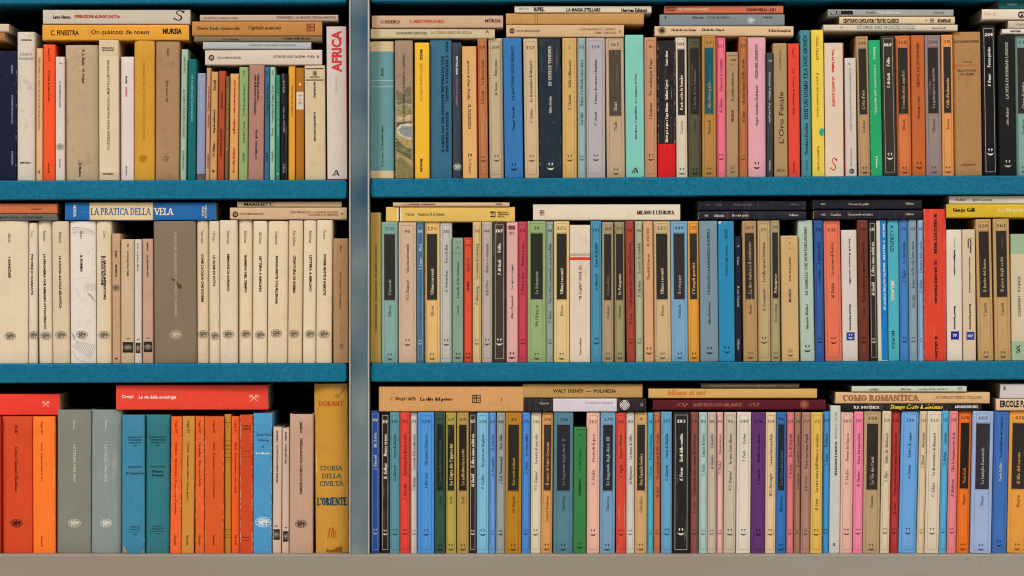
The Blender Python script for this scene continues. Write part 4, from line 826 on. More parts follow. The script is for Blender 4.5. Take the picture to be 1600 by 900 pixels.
hb(1092.5, 1260, 313.2, 328.8, '#1a1a2c', 'navy book, upper of the left navy pair, middle right shelf', T('h', '350', 1103, 1109, 3, '#55505a', 'b', 320), T('h', 'Soldi', 1118, 1128, 3.4, '#55505a', 'b', 320, 'author_lettering'), T('h', 'Natale in giallo', 1146, 1176, 3.4, '#55505a', 'b', 319.5), T('h', 'Sellerio', 1234, 1248, 3.4, '#55505a', 'b', 319, 'publisher_lettering'), gloss=.3)
hb(1272, 1441, 328.2, 343, '#1c1c30', 'navy book, lower of the right navy pair, beside the tall red book', T('h', '971', 1283, 1290, 3, '#a89a78', 'b', 335.5), T('h', 'Camilleri', 1298, 1314, 3.4, '#a89a78', 'b', 335.5, 'author_lettering'), T('h', "Inseguendo un'ombra", 1326, 1364, 3.4, '#a89a78', 'b', 335), T('h', 'Sellerio', 1415, 1428, 3.4, '#a89a78', 'b', 334.5, 'publisher_lettering'), gloss=.3)
hb(1272, 1441, 311.2, 327, '#1a1a2c', 'navy book, upper of the right navy pair, beside the tall red book', T('h', '965', 1283, 1290, 3, '#a89a78', 'b', 319), T('h', 'Vacanze in giallo', 1326, 1358, 3.4, '#a89a78', 'b', 318.8), T('h', 'Sellerio', 1415, 1428, 3.4, '#a89a78', 'b', 318, 'publisher_lettering'), gloss=.3)
hb(1479, 1680, 319, 340.4, '#c9a90c', 'bright yellow book lying flat under a white one at the right edge', T('h', 'Giorgio Galli', 1489, 1524, 5.8, '#241c08', 'b', 327.8, 'author_lettering'), T('h', 'La sfida perdente', 1560, 1608, 5.6, '#e0d49a', 'r', 328), gloss=.2)
hb(1483.5, 1680, 305.6, 318.6, '#cfc8b6', 'grey white book on the bright yellow one at the right edge', T('h', 'Yolton', 1493, 1510, 4.6, '#2a2622', 's', 312), T('h', 'John Locke', 1520, 1551, 4.6, '#2a2622', 's', 312))

# ------------------------------------------------------------------ bottom shelf, left bay
at(3, 'L', 0, 595)
v(-70, 4, 0, 168, '#b02810', wear=.6)
v(6, 151, -2, 168, '#cc4212', T('d', 'Belli', 210, 247, 12.5, '#3c1408', 'r', 73, 'author_lettering'), T('d', 'Lettere Giornali Zibaldone', 312, 520, 12.5, '#3c1408', 'r', 73), E('bird', 74, 670, 58, 48, '#3c1408'), cloth=1, bulge=1.5, hard=1)
v(154, 256, -2, 168, '#f0720c', T('d', 'Saggi 298', 190, 250, 9, '#8a3a08', 'r', 195), T('d', 'Caruso · Il giovane uomo in crisi', 293, 470, 9, '#8a3a08', 'r', 195), T('d', 'Einaudi', 730, 780, 9, '#8a3a08', 'r', 195, 'publisher_lettering'), wear=1.1, bulge=.6)
v(262, 422, 2, 137, '#7d8074', T('d', 'Pavese', 185, 232, 12, '#bdb9a6', 'i', 345, 'author_lettering'), T('d', 'LETTERE 1924-1944', 300, 475, 12, '#bdb9a6', 'r', 346), E('bird', 345, 670, 60, 48, '#c4c0ae'), cloth=1, bulge=1.8, hard=1)
v(424, 566, 3, 137, '#7f8d8a', T('d', 'Pavese', 185, 232, 12, '#bcc2ba', 'i', 495, 'author_lettering'), T('d', 'LETTERE 1945-1950', 300, 475, 12, '#bcc2ba', 'r', 493), E('bird', 495, 670, 56, 48, '#c6cac2'), cloth=1, bulge=1.8, hard=1)
at(3, 'L', 190, 595)
def NS(x0, x1, au, title, ink):
    m = (x0 + x1) / 2
    o = [T('h', 'NARRATORI', x0 + 8, x1 - 8, 6.5, ink, 'r', 265), T('h', 'STRANIERI', x0 + 12, x1 - 12, 6.5, ink, 'r', 278), T('h', 'TRADOTTI', x0 + 16, x1 - 16, 6.5, ink, 'r', 291), T('h', 'XII', m - 8, m + 8, 6, ink, 'r', 304), T('h', au, x0 + 12, x1 - 12, 6.5, ink, 'r', 404, 'author_lettering'),
         T('h', 'GIULIO', m - 24, m + 24, 6, ink, 'r', 685), T('h', 'EINAUDI', m - 26, m + 26, 6, ink, 'r', 697), BD(708, 710, ink, -.62, .62, 'thin_rule'), T('h', '1945', m - 11, m + 11, 6, ink, 'r', 720)]
    for i, t_ in enumerate(title): o.append(T('h', t_, m - (42 if len(title) == 1 else 27), m + (42 if len(title) == 1 else 27), 11, ink, 'b', 433 + i * 18 - (len(title) - 1) * 7))
    return o
TORN = '#b9783c'
v(2, 107, 0, 160, '#33809f', NS(18, 106, 'MEREDITH', ["L'egoista"], '#123242'), PL(TORN, [(2, 770), (10, 772), (22, 798), (22, 806), (2, 806)], 'torn_corner'), PL(TORN, [(107, 788), (98, 795), (94, 806), (107, 806)], 'torn_corner'), cloth=1, wear=1, bulge=1, grime=.4)
v(109, 223, 3, 160, '#277480', NS(118, 216, 'THACKERAY', ['Henry', 'Esmond'], '#0e2c30'), cloth=1, wear=.8, bulge=1, grime=.4)
def SG(n, title, t1, ink='#7a2408', c=None): return [T('d', 'Saggi ' + n, 187, 245, 9.5, ink, 'r', c), T('d', title, 290, t1, 9.5, ink, 'r', c), T('d', 'Einaudi', 725, 772, 9.5, ink, 'r', c, 'publisher_lettering')]
v(227, 277, 6, 168, '#e65a10', SG('240', "Fejtöbes · Medenberg e il vero caso d'avvenire", 630), wear=1.1)
v(279, 341, 6, 167, '#c2842c', SG('319', 'Colotti  Germania Unita e storia aperta', 560, '#4c2c0a'), wear=1.0)
v(344, 386, 1, 168, '#d85c14', SG('272', 'Carandini · Vita e morte bella', 495), wear=1.1)
v(388, 477, 1, 168, '#d0540c', SG('300', 'Adda · Il marxismo e la critica letteraria', 550), wear=1.1)
v(479, 511, 1, 158, '#b5780e', *[BD(y, y + 2, '#3c2806', -.95, .95, 'thin_rule') for y in (196, 283, 340, 360, 372, 697, 706, 735)], T('h', 'A', 492, 499, 7, '#3c2806', 'b', 213), T('h', 'NUOVA', 484, 506, 5, '#3c2806', 'S', 305), T('h', 'SCENA', 484, 506, 5, '#3c2806', 'S', 322), T('h', '1952', 486, 504, 5.5, '#3c2806', 'S', 722))
v(513, 554, 0, 168, '#e2560c', SG('62', 'Meda  Diario intimo e vita sociale', 530), wear=.8)
at(3, 'L', 380, 595)
v(-15, 44, 0, 160, '#c03e0c', T('h', 'CARLO', -4, 36, 7, '#64180a', 'r', 212), T('h', 'EMILIO', -6, 38, 7, '#64180a', 'r', 226), BD(329, 331, '#64180a', -.8, .8, 'thin_rule'), BD(356, 358, '#64180a', -.8, .8, 'thin_rule'), T('h', 'EINAUDI', -4, 32, 6, '#64180a', 'r', 735, 'publisher_lettering'), BD(748, 750, '#64180a', -.7, .5, 'thin_rule'), wear=1.15)
v(46, 133, 1, 152, '#3f8fc0', T('h', 'Spoon River', 60, 132, 11, '#1d4a6c', 'i', 253), T('h', 'Anthology', 66, 122, 11, '#1d4a6c', 'i', 278), T('h', 'di', 87, 98, 10, '#1d4a6c', 'i', 308), T('h', 'Lee Masters', 58, 128, 10.5, '#cfdadf', 'b', 340, 'author_lettering'), E('bird', 93, 663, 74, 58, '#c4d2da'), wear=1.15, bulge=1)
v(134, 178, 4, 217, '#c4ab96', T('d', 'BLANDIZZI', 235, 290, 7, NK, 'b', 158, 'author_lettering'), T('d', 'GUSTAV LUCAS, FABBRO FERRAIO', 303, 480, 7, NK, 'b', 158), T('h', '444', 145, 162, 5.5, NK, 'S', 683, 'number_lettering'), SQ(153, 723, 34), grime=.4)
v(180, 214, 2, 222, '#c0a896', T('d', 'FRANZO', 242, 283, 7, NK, 'b', None, 'author_lettering'), T('d', "L'OURS DEL SUD", 297, 390, 7, NK, 'b'), T('h', '83', 192, 203, 5.5, NK, 'S', 690, 'number_lettering'), SQ(198, 732, 26), grime=.4)
v(215, 328, 3, 157, '#b8947c', T('d', 'AMADO', 192, 245, 11, NK, 'n', 271, 'author_lettering'), T('d', 'TERESA BATISTA STANCA DI GUERRA', 270, 535, 11, NK, 'n', 271), E('bird', 270, 672, 56, 46, '#4a3c32'), bulge=1, hard=1, grime=.4)
v(338, 496, -8, 15, '#c08a1e', T('h', 'DURANT', 353, 468, 22, '#a8481c', 'r', 109, 'author_lettering'), T('h', 'STORIA', 358, 466, 22, '#35503c', 'r', 412), T('h', 'DELLA', 368, 460, 22, '#35503c', 'r', 448), T('h', 'CIVILTÀ', 358, 470, 22, '#35503c', 'r', 484), T('h', "L'ORIENTE", 343, 486, 36, '#123c48', 'b', 568), E('mono', 415, 715, 46, 52, '#b04c1c'),
  PL('#7c4a18', [(388, 800), (392, 790), (405, 796), (425, 792), (440, 782), (462, 780), (464, 806), (388, 806)], 'torn_patch'), PL('#9a7428', [(415, 62), (428, 74), (440, 84), (452, 76), (462, 60), (474, 42), (478, 26), (470, 30), (462, 48), (448, 66), (436, 76), (424, 66)], 'torn_patch'), PL('#d9b45c', [(338, 330), (341, 318), (344, 420), (341, 455)], 'torn_patch'), gloss=.9, bulge=2.6, hard=1, wear=1.1, grime=.5, desc='tall glossy golden yellow hardback with a torn jacket beside the steel upright')
hb(-60, 91.5, 616, 649.5, '#e4301a', 'thick red book with crossed axes emblem at the far left, bottom shelf', E('axes', 70, 632, 12, 11, '#e8b8a8'), gloss=.3, rot=3.5)
hb(181, 418, 601.5, 640.8, '#e03a24', 'long worn red book with white lettering and crossed axes emblem', T('h', 'Crespi', 190, 208, 5, '#e6d6c8', 'S', 619.5, 'author_lettering'), T('h', 'Le vie della sociologia', 216.5, 275, 5, '#e6d6c8', 'S', 620.5), E('axes', 396, 622.5, 15, 13, '#e6b8a8'), wear=1.0, gloss=.3, rot=1.5)

# ------------------------------------------------------------------ bottom shelf, right bay
at(3, 'R', 570, 595)
v(27, 68, 0, 142, '#2a5cb0', Bk('100', 'J. Kincaid', 'Mr. Potter', 420, '#c0cad8', 708))
v(75, 115, 0, 150, '#26221f', Bk('157', 'R. Gallego', 'Bianco su nero', 462, '#cfc8b8', 712))
v(117, 163, 0, 148, '#4f8a9a', Bk('101', 'G. Mariotti', 'Storia di Matilde', 470))
v(165, 210, 0, 147, '#d23a2a', Bk('165', 'J. Kincaid', 'Autobiografia di mia madre', 560))
v(212, 248, 0, 150, '#c5bbb0', Bk('93', 'P. Modiano', "L'accordo della malinconia", 517))
v(249, 325, 0, 148, '#3f8ad0', Bk('129', 'J. McCourt', "Che paese, l'America", 505))
v(328, 377, 0, 148, '#2f5444', A('20', "L'anno della lettura breve", 'Moore', tc='#3c4c42', panel='#14201c'))
v(379, 428, 0, 150, '#a8973c', A('54', 'La Cripta dei Cappuccini', 'Roth', tc='#c9b878', panel='#1c1a16'))
v(432, 487, 0, 150, '#a88c44', A('69', 'La milleduesima notte', 'Roth', tc='#a8945c', panel='#201c18'))
v(489, 523, 0, 148, '#2a2628', Bk('137', 'M. Kindall', 'E allora siamo andati via', 500, '#c9c4b6', 712), wear=.7)
v(525, 582, 0, 150, '#6fb2d0', Bk('170', 'P. Collins', 'Né giusto né sbagliato', 510))
at(3, 'R', 760, 595)
v(13, 43, 1, 150, '#5a8fd0', Bk('139', 'G. Ferrandino', 'Il rispetto', 447))
v(46, 85, 3, 150, '#8f9694', Bk('88', 'J. Kaly Konnemough', 'Neri lidia', 485, '#22262a'))
v(87, 163, 3, 150, '#a8760e', A('49', 'Racconti indiani', 'De Angelo', tc='#9c7c30', panel='#22201a'), wear=.8)
v(165, 204, 3, 148, '#3f7ecc', Bk('176', 'S. Vigliò', 'La schiera umbra', 440))
v(206, 254, 4, 150, '#cbc2a4', Bk('146', 'V.S. Naipaul', 'La metà di una vita', 515))
v(256, 310, 6, 150, '#c88f50', A('146', 'Il conte di Saint-Germain', 'Lernet-Holenia', tc='#b08a5c', panel='#3a2a22'))
v(314, 405, 3, 150, '#4a7888', A('346', 'Le leggende degli ebrei  II', 'Ginzberg', tc='#5f6a70', panel='#22232a'))
v(407, 467, 3, 218, '#2f7a3c', BD(228, 230, '#14381c', -.6, .6, 'thin_rule'), BD(278, 280, '#14381c', -.2, .2, 'thin_rule'), T('h', '34', 433, 448, 9, '#14381c', 'r', 253, 'number_lettering'), T('u', 'KUNDERA', 460, 540, 10.5, '#14381c', 'b', None, 'author_lettering'), T('u', 'La vita è altrove', 318, 420, 10.5, '#14381c', 'i'), E('smile', None, 772, 26, 28, '#0e2814'), BD(750, 752, '#14381c', -.2, .2, 'thin_rule'))
v(469, 530, 2, 150, '#d8aa98', Bk('102', 'F. Dezkis', 'Poveri de España', 490))
v(532, 608, 4, 150, '#6a94b4', A('379', 'Le leggende degli ebrei  III', 'Ginzberg', tc='#97a2a8', panel='#22232a'), wear=.9)
at(3, 'R', 950, 595)
v(38, 85, 0, 150, '#c9402a', Bk('161', 'S. Vigliò', 'Ricerca e Ritardo', 455))
v(86, 124, 1, 150, '#c5c0b6', Bk('80', 'M. Bogdanovic', 'La donna di Gilles', 487))
v(126, 184, 2, 150, '#c29a64', A('9', 'Don Segundo Sombra', 'Güiraldes', tc='#b9a070'))
v(186, 214, 1, 150, '#3fa4c4', Bk('118', 'C. Pizzuti', 'Il falso pellegrino', 465))
v(215, 248, 2, 148, '#b8663a', Bk('119', 'M. Spark', 'Gli anni fulgenti di Miss Brodie', 550))
v(250, 300, 0, 146, '#5a97bc', Bk('101', 'G. Mariotti', 'Storia di Matilde', 470))
v(302, 383, 2, 147, '#232021', Bk('183', 'K. Ferrari', 'Eredi della sconfitta', 470, '#d6d0c2', 708))
v(384, 426, 2, 148, '#834c40', Bk('58', 'R. Lewis', 'Il più grande uomo scimmia del Pleistocene', 625))
v(427, 465, 1, 148, '#9cbab4', Bk('85', 'T. Parks', 'Lingue di fuoco', 447))
v(467, 506, 1, 148, '#b8a898', Bk('101', 'M. Kundera', "L'identità", 415))
v(508, 542, 2, 148, '#d6a8a0', Bk('140', 'F. Hrabal', 'Romana porpora', 440))
at(3, 'R', 1140, 595)
v(-27, 30, 4, 148, '#b9ad98', Bk('95', 'V.S. Naipaul', 'In uno Stato libero', 515))
v(31, 98, 5, 147, '#cdc6b8', Bk('140', 'T. Parks', 'Destino', 380))
v(101, 165, 3, 148, '#5f2f70', Bk('176', 'P. Cameron', 'Quella sera dorata', 488, '#1e0c26'))
v(167, 215, 4, 148, '#cfb58c', Bk('154', 'W.S. Burroughs', 'La macchina morbida', 543))
v(217, 263, 4, 148, '#2a6aae', A('96', 'La cripta dei monaci', 'Maclellan', tc='#3c5a80', panel='#1c2028'))
v(265, 302, 4, 148, '#cc6f74', Bk('154', 'F. de Rojas', 'Il re di Girgenti', 460))
v(304, 332, 4, 148, '#9c6f58', Bk('26', 'L. Sciascia', 'Il cavaliere e la morte', 510))
v(334, 377, 6, 148, '#a07868', Bk('77', 'A.M. Ortese', 'Il mare non bagna Napoli', 520))
v(379, 433, 5, 148, '#d0a84a', Bk('73', 'R. Lévis', "La vera storia dell'ultimo re socialista", 608))
v(434, 468, 6, 145, '#3489c8', Bk('108', 'F. Jaeggy', 'Proleterka', 400))
v(469, 518, 6, 117, '#b9beb4', T('d', 'DI M · S. RADNI', 150, 275, 9, '#85897f', 'r', 500, 'author_lettering'), T('d', 'TEATRO E POETICHE', 285, 447, 10, '#23262a', 'b', 500), E('mono', 491, 770, 14, 16, '#2a2c30'))
v(520, 579, 6, 147, '#d4a898', Bk('102', 'F. Dezkis', 'Poveri de España', 490))
at(3, 'R', 1330, 595)
v(10, 53, 6, 145, '#e07a9c', Bk('105', 'N. Findere', 'Dona dai muscoletti', 500))
v(55, 134, 8, 145, '#a8906a', A('198', 'Le Vie dei Canti', 'Chatwin', tc='#a39880'))
v(136, 179, 12, 142, '#c9b89a', Bk('154', 'J. Rhys', 'Addio, Mr. Mackenzie', 475))
v(180, 223, 12, 143, '#a42c2a', Bk('56', 'R. Lewis', 'Il più grande uomo scimmia del Pleistocene', 628))
v(224, 307, 15, 143, '#5a9ad4', Bk('120', 'A. Entemi', 'Tutti i di sogno', 463))
v(308, 343, 16, 143, '#cbb795', Bk('154', 'J. Rhoud', 'Merlandia', 410))
v(344, 411, 15, 143, '#cbc0a8', Bk('112', 'C. Schine', 'Le disavventure di Margaret', 545))
v(412, 448, 15, 141, '#4aa0cc', Bk('111', 'D. Malouf', 'Lontano', 400))
v(449, 491, 13, 141, '#d67a80', Bk('108', 'R. Matheson', 'Cibo la bambina che fu io', 545))
v(494, 557, 14, 141, '#d96a10', A('626', 'Veda-Kalb', 'Singer', tc='#b8681c', panel='#1f1a14'), wear=.6)
v(559, 657, 13, 143, '#8fa6cc', A('602', 'La famiglia Karnowski', 'Singer', tc='#8c94a0', panel='#2a2a2e'))
v(658, 731, 14, 145, '#3566ae', FR('B'), T('u', 'Paolo Zellini', 385, 475, 11, '#c0b490', 'i', None, 'author_lettering'), T('u', 'La ribellione del numero', 170, 360, 11.5, '#14264c', 'r'), E('smile', None, 765, 26, 30, '#14264c'))
v(733, 828, 13, 143, '#d48f30', A('474', 'Il filo del rasoio', 'Maugham', tc='#c08c38'))
hb(592, 818, 604, 643.4, '#c8955a', 'thick tan book with dark square emblem, lying beside the upright, bottom shelf', T('h', 'C. Wright Mills', 610, 650, 5.2, '#3c2a14', 'i', 623, 'author_lettering'), T('h', 'La élite del potere', 656, 707, 5.2, '#2c1e0e', 'b', 623.5), E('square', 744.5, 623.5, 13, 13, '#2c1e0e'), T('h', '2', 782, 785, 4, '#4a3418', 'r', 624.5), wear=.8, grime=.5)
hb(818.5, 1010, 622.8, 643.6, '#2b2628', 'dark book with white middle panel and round checked emblem, lying flat', BD(623, 643.4, '#c9c2cc', -.52, .515, 'white_panel'), T('h', 'Nagasawa', 843, 858, 3.4, '#a9a4a0', 'r', 630, 'author_lettering'), T('h', 'TRA ORIENTE E OCCIDENTE', 914, 958, 3, '#8a8490', 's', 629.5), E('check', 976, 633, 15, 15, '#d6d2d0'), T('h', '59', 1000, 1005, 5, '#98949a', 'r', 633))
hb(817, 1004, 600, 622.4, '#b58f52', 'golden cloth book lying on the dark one with white panel', T('h', 'WALT DISNEY  —  POLINESIA', 864, 963, 5.2, '#2e200e', 'S', 611), cloth=1, hard=1)
hb(1020, 1291, 624.8, 641, '#5c1424', 'dark maroon book with gold ornaments, lying under a golden one', E('scroll', 1066, 632.5, 18, 11, '#9a6a48'), T('h', 'MARTIROLOGIO MILANESE', 1083, 1160, 5.2, '#96604a', 'r', 632.6), E('scroll', 1178, 632.5, 18, 10, '#9a6a48'), E('knot', 1257, 632.5, 14, 13, '#9a5a40'), cloth=1, hard=1)
hb(1013.5, 1277, 607.4, 622.6, '#c9a05a', 'long golden tan book with faint orange script, above a maroon one', T('h', 'Milano di ieri', 1042, 1103, 8, '#c4702c', 'i', 613.5), wear=.4)
hb(1096, 1249, 599.2, 606.2, '#6b6048', 'thin brownish olive book on the long golden tan one', T('h', "Lo Zen e la manutenzione del motore", 1110, 1212, 2.6, '#9a8c6c', 'r', 602.5))
hb(1316, 1534, 631.6, 642.8, '#1a1a1c', 'thin black book with yellow and white lettering, lying flat', T('h', 'R.P. BOSCHESI', 1334, 1374, 4, '#c9c4b6', 'b', 636.6, 'author_lettering'), T('h', "Stampe d'Arte & Moderne", 1391, 1473, 6.4, '#d4b41c', 'n', 635.7), T('h', 'MONDADORI', 1492, 1528, 4, '#c9c4b6', 'b', 635.7, 'publisher_lettering'))
hb(1306, 1547, 613, 631, '#cda878', 'light tan book with large brown serif capitals, above a black one', T('h', 'COMO ROMANTICA', 1317, 1437, 9.5, '#946442', 'b', 622), T('h', 'A CURA DI PIERO COLLINA', 1462, 1535, 4, '#85603c', 'r', 621), wear=.7)
hb(1331, 1510.5, 603.4, 612.4, '#b5c4b0', 'thin pale mint book topmost above the large brown capitals', T('h', 'Adelphi', 1357, 1373, 3, '#4a564a', 'i', 608.5), T('h', 'Mursigal', 1407, 1424, 3, '#4a564a', 'i', 607.8), T('h', "Lo Zen e il tiro con l'arco", 1435, 1480, 3, '#4a564a', 'i', 607.6), E('square', 1500, 607.5, 6, 5, '#8a968a'))
hb(1557, 1680, 623.6, 642, '#d3b491', 'beige book with heavy black condensed capitals at the bottom right edge', T('h', 'ERCOLE PATTI', 1563, 1616, 10, '#1c1814', 'X', 631))
hb(1563.5, 1680, 599.8, 623.2, '#c3bfbe', 'thick pale grey book on the beige one at the bottom right edge', T('h', '8', 1568, 1572, 6, '#4a4648', 'S', 607), T('h', 'S', 1612, 1620, 6, '#4a4648', 'S', 610))

# ------------------------------------------------------------------ building the books
SHELF = {(1, 'L'): 'top left shelf', (1, 'R'): 'top right shelf', (2, 'L'): 'middle left shelf', (2, 'R'): 'middle right shelf', (3, 'L'): 'bottom left shelf', (3, 'R'): 'bottom right shelf'}
SANS = []             # sans lettering waits here and is set in one go with Blender's own font
def num_props(o, wear, grime, gloss):
    o['wear'] = float(wear); o['grime'] = float(grime); o['gloss'] = float(gloss); o['crease'] = max(0.0, rnd.uniform(-1.2, 1))

def deep(c):                                     # dark pigments a little deeper than read off the picture
    m_ = max(c)
    g_ = 0.3 * c[0] + 0.6 * c[1] + 0.1 * c[2]
    c = tuple(v_ + (g_ - v_) * 0.045 for v_ in c)
    return mul(c, 0.72 + 0.28 * min(1, m_ / 0.25))
class Book:
    """one book: an Empty at the foot of its spine; local x runs across (or along) the spine, y into the shelf, z up"""
    def __init__(s, b, name, loc, wd, ht, dp, rot, z_long):
        s.b, s.w, s.h, s.d = b, wd, ht, dp
        s.e = empty(name, loc); s.e.rotation_euler = rot
        s.hard = b.get('hard', 0); s.bulge = b.get('bulge', 0.4) * (1.4 if b.get('hard') else 1) * 0.001
        s.z_long = z_long                        # True when the spine stands upright
        thin = wd if z_long else ht
        s.r = min(0.0014 if not s.hard else 0.0018, thin * 0.22)
        s.ph = rnd.uniform(0, 6.28); s.amp = rnd.uniform(0.0001, 0.00035)
        s.rgb = deep(lin(b['col']))
        lf = b.get('lift', 0)
        if lf: s.rgb = tuple(c_ + (t_ - c_) * lf for c_, t_ in zip(s.rgb, lin('#e6dcc6')))
        s.layer = 0
        s.grow()
    def prof(s, x, z):
        """depth of the spine surface at a point"""
        a, L_ = (x, z) if s.z_long else (z - s.h / 2, x + s.w / 2)
        half = (s.w if s.z_long else s.h) / 2; long_ = s.h if s.z_long else s.w
        q = min(1.0, abs(a) / half)
        y = s.bulge * q * q + s.amp * math.sin(s.ph + 2.2 * math.pi * L_ / long_) * (1 - q * q)
        k = abs(a) - (half - s.r)
        if k > 0: y += s.r - math.sqrt(max(0, s.r ** 2 - min(k, s.r) ** 2))
        return y
    def xz(s, a, t): return (a, t) if s.z_long else (t - s.w / 2, a + s.h / 2)
    def grow(s):
        half = (s.w if s.z_long else s.h) / 2; long_ = s.h if s.z_long else s.w
        th = 0.0018 if s.hard else 0.00045
        th = min(th, half * .5)
        aa = [-half + s.r * k for k in (0, .12, .4, .8)] + [-half + s.r + (2 * half - 2 * s.r) * i / 6 for i in range(7)] + [half - s.r * k for k in (.8, .4, .12, 0)]
        tt = [0, 0.0012] + [0.0012 + (long_ - 0.0024) * i / 10 for i in range(1, 10)] + [long_ - 0.0012, long_]
        vs, fs, ed = [], [], []
        m = len(aa) + 2
        jit = random.Random(int(s.ph * 1e6))
        for ti, t in enumerate(tt):
            end = ti in (0, len(tt) - 1)
            ew = 0.0002 * jit.random() * (1 if end else 0)
            row = []
            for ai, a in enumerate(aa):
                x, z = s.xz(a, t)
                row.append((x, s.prof(x, z) + (0.0003 if end else 0), z))
                ed.append(1.0 if end or ai < 4 or ai > len(aa) - 5 else 0.0)
            x, z = s.xz(-half, t); row.insert(0, (x, s.d, z)); ed.insert(len(ed) - len(aa), 0.3 + .7 * end)
            x, z = s.xz(half, t); row.append((x, s.d, z)); ed.append(0.3 + .7 * end)
            vs += row
        flip = not s.z_long
        for i in range(len(tt) - 1):
            for j in range(m - 1):
                q = (i * m + j, i * m + j + 1, (i + 1) * m + j + 1, (i + 1) * m + j)
                fs.append(q[::-1] if flip else q)
        n_sm = len(fs)
        for t, up in ((0, 0), (long_, 1)):       # board thickness at head and tail
            b0 = len(vs)
            out_ = [(-half, s.d)] + [(a, None) for a in aa] + [(half, s.d)]
            for a, y in out_:
                x, z = s.xz(a, t)
                yy = s.prof(x, z) + 0.0003 if y is None else y
                vs.append((x, yy, z)); ed.append(1)
                ai_ = max(-half + th, min(half - th, a))
                x, z = s.xz(ai_, t)
                vs.append((x, max(yy, th * .6 + s.prof(*s.xz(0, t))) if y is None else y, z)); ed.append(.6)
            for j in range(m - 1):
                q = (b0 + 2 * j, b0 + 2 * j + 1, b0 + 2 * j + 3, b0 + 2 * j + 2)
                fs.append(q if bool(up) != flip else q[::-1])
        o = add('cover', vs, fs, M_CLOTH if s.b.get('cloth') else M_PAPER, s.e, s.rgb)
        at_ = o.data.attributes.new('edge', 'FLOAT', 'POINT')
        at_.data.foreach_set('value', ed)
        o.data.polygons.foreach_set('use_smooth', [i < n_sm for i in range(len(fs))])
        num_props(o, s.b.get('wear', rnd.uniform(.25, .6)), s.b.get('grime', rnd.uniform(.05, .3)), s.b.get('gloss', rnd.uniform(0, .18)))
        s.cover = o
        rec = 0.003 if s.hard else 0.0006
        i_ = th + 0.0001
        y0 = s.bulge + s.r + 0.0008; y1 = s.d - (0.003 if s.hard else 0.0008)
        p = [(a, y, t) for a in (-half + i_, half - i_) for y in (y0, y1) for t in (rec, long_ - rec)]
        pv = []
        for a, y, t in p:
            x, z = s.xz(a, t); pv.append((x, y, z))
        if half > i_ * 1.2:
            add('page_block', pv, [(0, 1, 3, 2), (4, 6, 7, 5), (0, 4, 5, 1), (2, 3, 7, 6), (0, 2, 6, 4), (1, 5, 7, 3)], M_PAGES, s.e)
    # --- printed things; pts are local (x, z)
    def lay(s, name, pts, faces, rgb, off, lv=None, mat=None):
        vs = [(x, s.prof(x, z) - off - (0.000006 * lv[i] if lv else 0), z) for i, (x, z) in enumerate(pts)]
        o = add(name, vs, faces, mat or M_INK, s.e, rgb)
        if mat is M_PAPER: num_props(o, .2, .15, s.cover['gloss'])
        return o
    def strip(s, x0, x1, z0, z1):
        """a patch cut fine enough to follow the spine"""
        nx = max(1, min(12, int((x1 - x0) / 0.0025))); nz = max(1, min(16, int((z1 - z0) / 0.008)))
        if s.z_long: xs = [x0 + (x1 - x0) * i / nx for i in range(nx + 1)]; zs = [z0 + (z1 - z0) * i / nz for i in range(nz + 1)]
        else: xs = [x0 + (x1 - x0) * i / max(1, min(16, int((x1 - x0) / .008))) for i in range(max(1, min(16, int((x1 - x0) / .008))) + 1)]; zs = [z0 + (z1 - z0) * i / 8 for i in range(9)]
        half = (s.w if s.z_long else s.h) / 2        # extra cuts where the edge is rounded
        ex = [sg * (half - s.r * k) for sg in (-1, 1) for k in (1, .8, .4, .12)]
        if s.z_long: xs = sorted(set(xs + [e for e in ex if x0 < e < x1]))
        else: zs = sorted(set(zs + [e + half for e in ex if z0 < e + half < z1]))
        pts = [(x, z) for z in zs for x in xs]; n = len(xs)
        fs = [(j * n + i, j * n + i + 1, (j + 1) * n + i + 1, (j + 1) * n + i) for j in range(len(zs) - 1) for i in range(n - 1)]
        return pts, fs
    def outline(s, x0, x1, z0, z1, t):
        P, F = [], []
        for q in ((x0, x1, z1 - t, z1), (x0, x1, z0, z0 + t), (x0, x0 + t, z0 + t, z1 - t), (x1 - t, x1, z0 + t, z1 - t)):
            p, f = s.strip(*q); F += [tuple(i + len(P) for i in q_) for q_ in f]; P += p
        return P, F
    def text(s, d, text, a, c, size, length, ink, sty, part):
        """a: local coordinate of the middle along the reading line, c: across; all metres"""
        if sty in 'sSX':
            SANS.append((s, d, text, a, c, size, length, ink, sty, part)); return
        vs, fs, lv, adv = strokes(text, sty)
        if vs: s.set(d, vs, fs, lv, a, c, size, length, ink, part, 1.0)
    def set(s, d, vs, fs, lv, a, c, size, length, ink, part, cap):
        x0 = min(p[0] for p in vs); x1 = max(p[0] for p in vs)
        kx = length / max(1e-6, x1 - x0); ky = size / cap
        out = []
        for px, py in vs:
            u = (px - (x0 + x1) / 2) * kx; w_ = (py - cap / 2) * ky
            if d == 'h': out.append((a + u, c + w_))
            elif d == 'r': out.append((a - u, c - w_))
            elif d == 'u': out.append((c - w_, a + u))
            else: out.append((c + w_, a - u))
        s.lay(part, out, fs, ink, 0.00016, lv)
    def emblem(s, kind, x, z, w_, h_, ink):
        P, F, lv = [], [], []
        for k, (pv, pf) in enumerate(EMB[kind]()):
            F += [tuple(i + len(P) for i in q) for q in pf]
            P += [(x + px * w_, z + py * h_) for px, py in pv]; lv += [k % 8] * len(pv)
        s.lay('publisher_emblem', P, F, ink, 0.00016, lv)

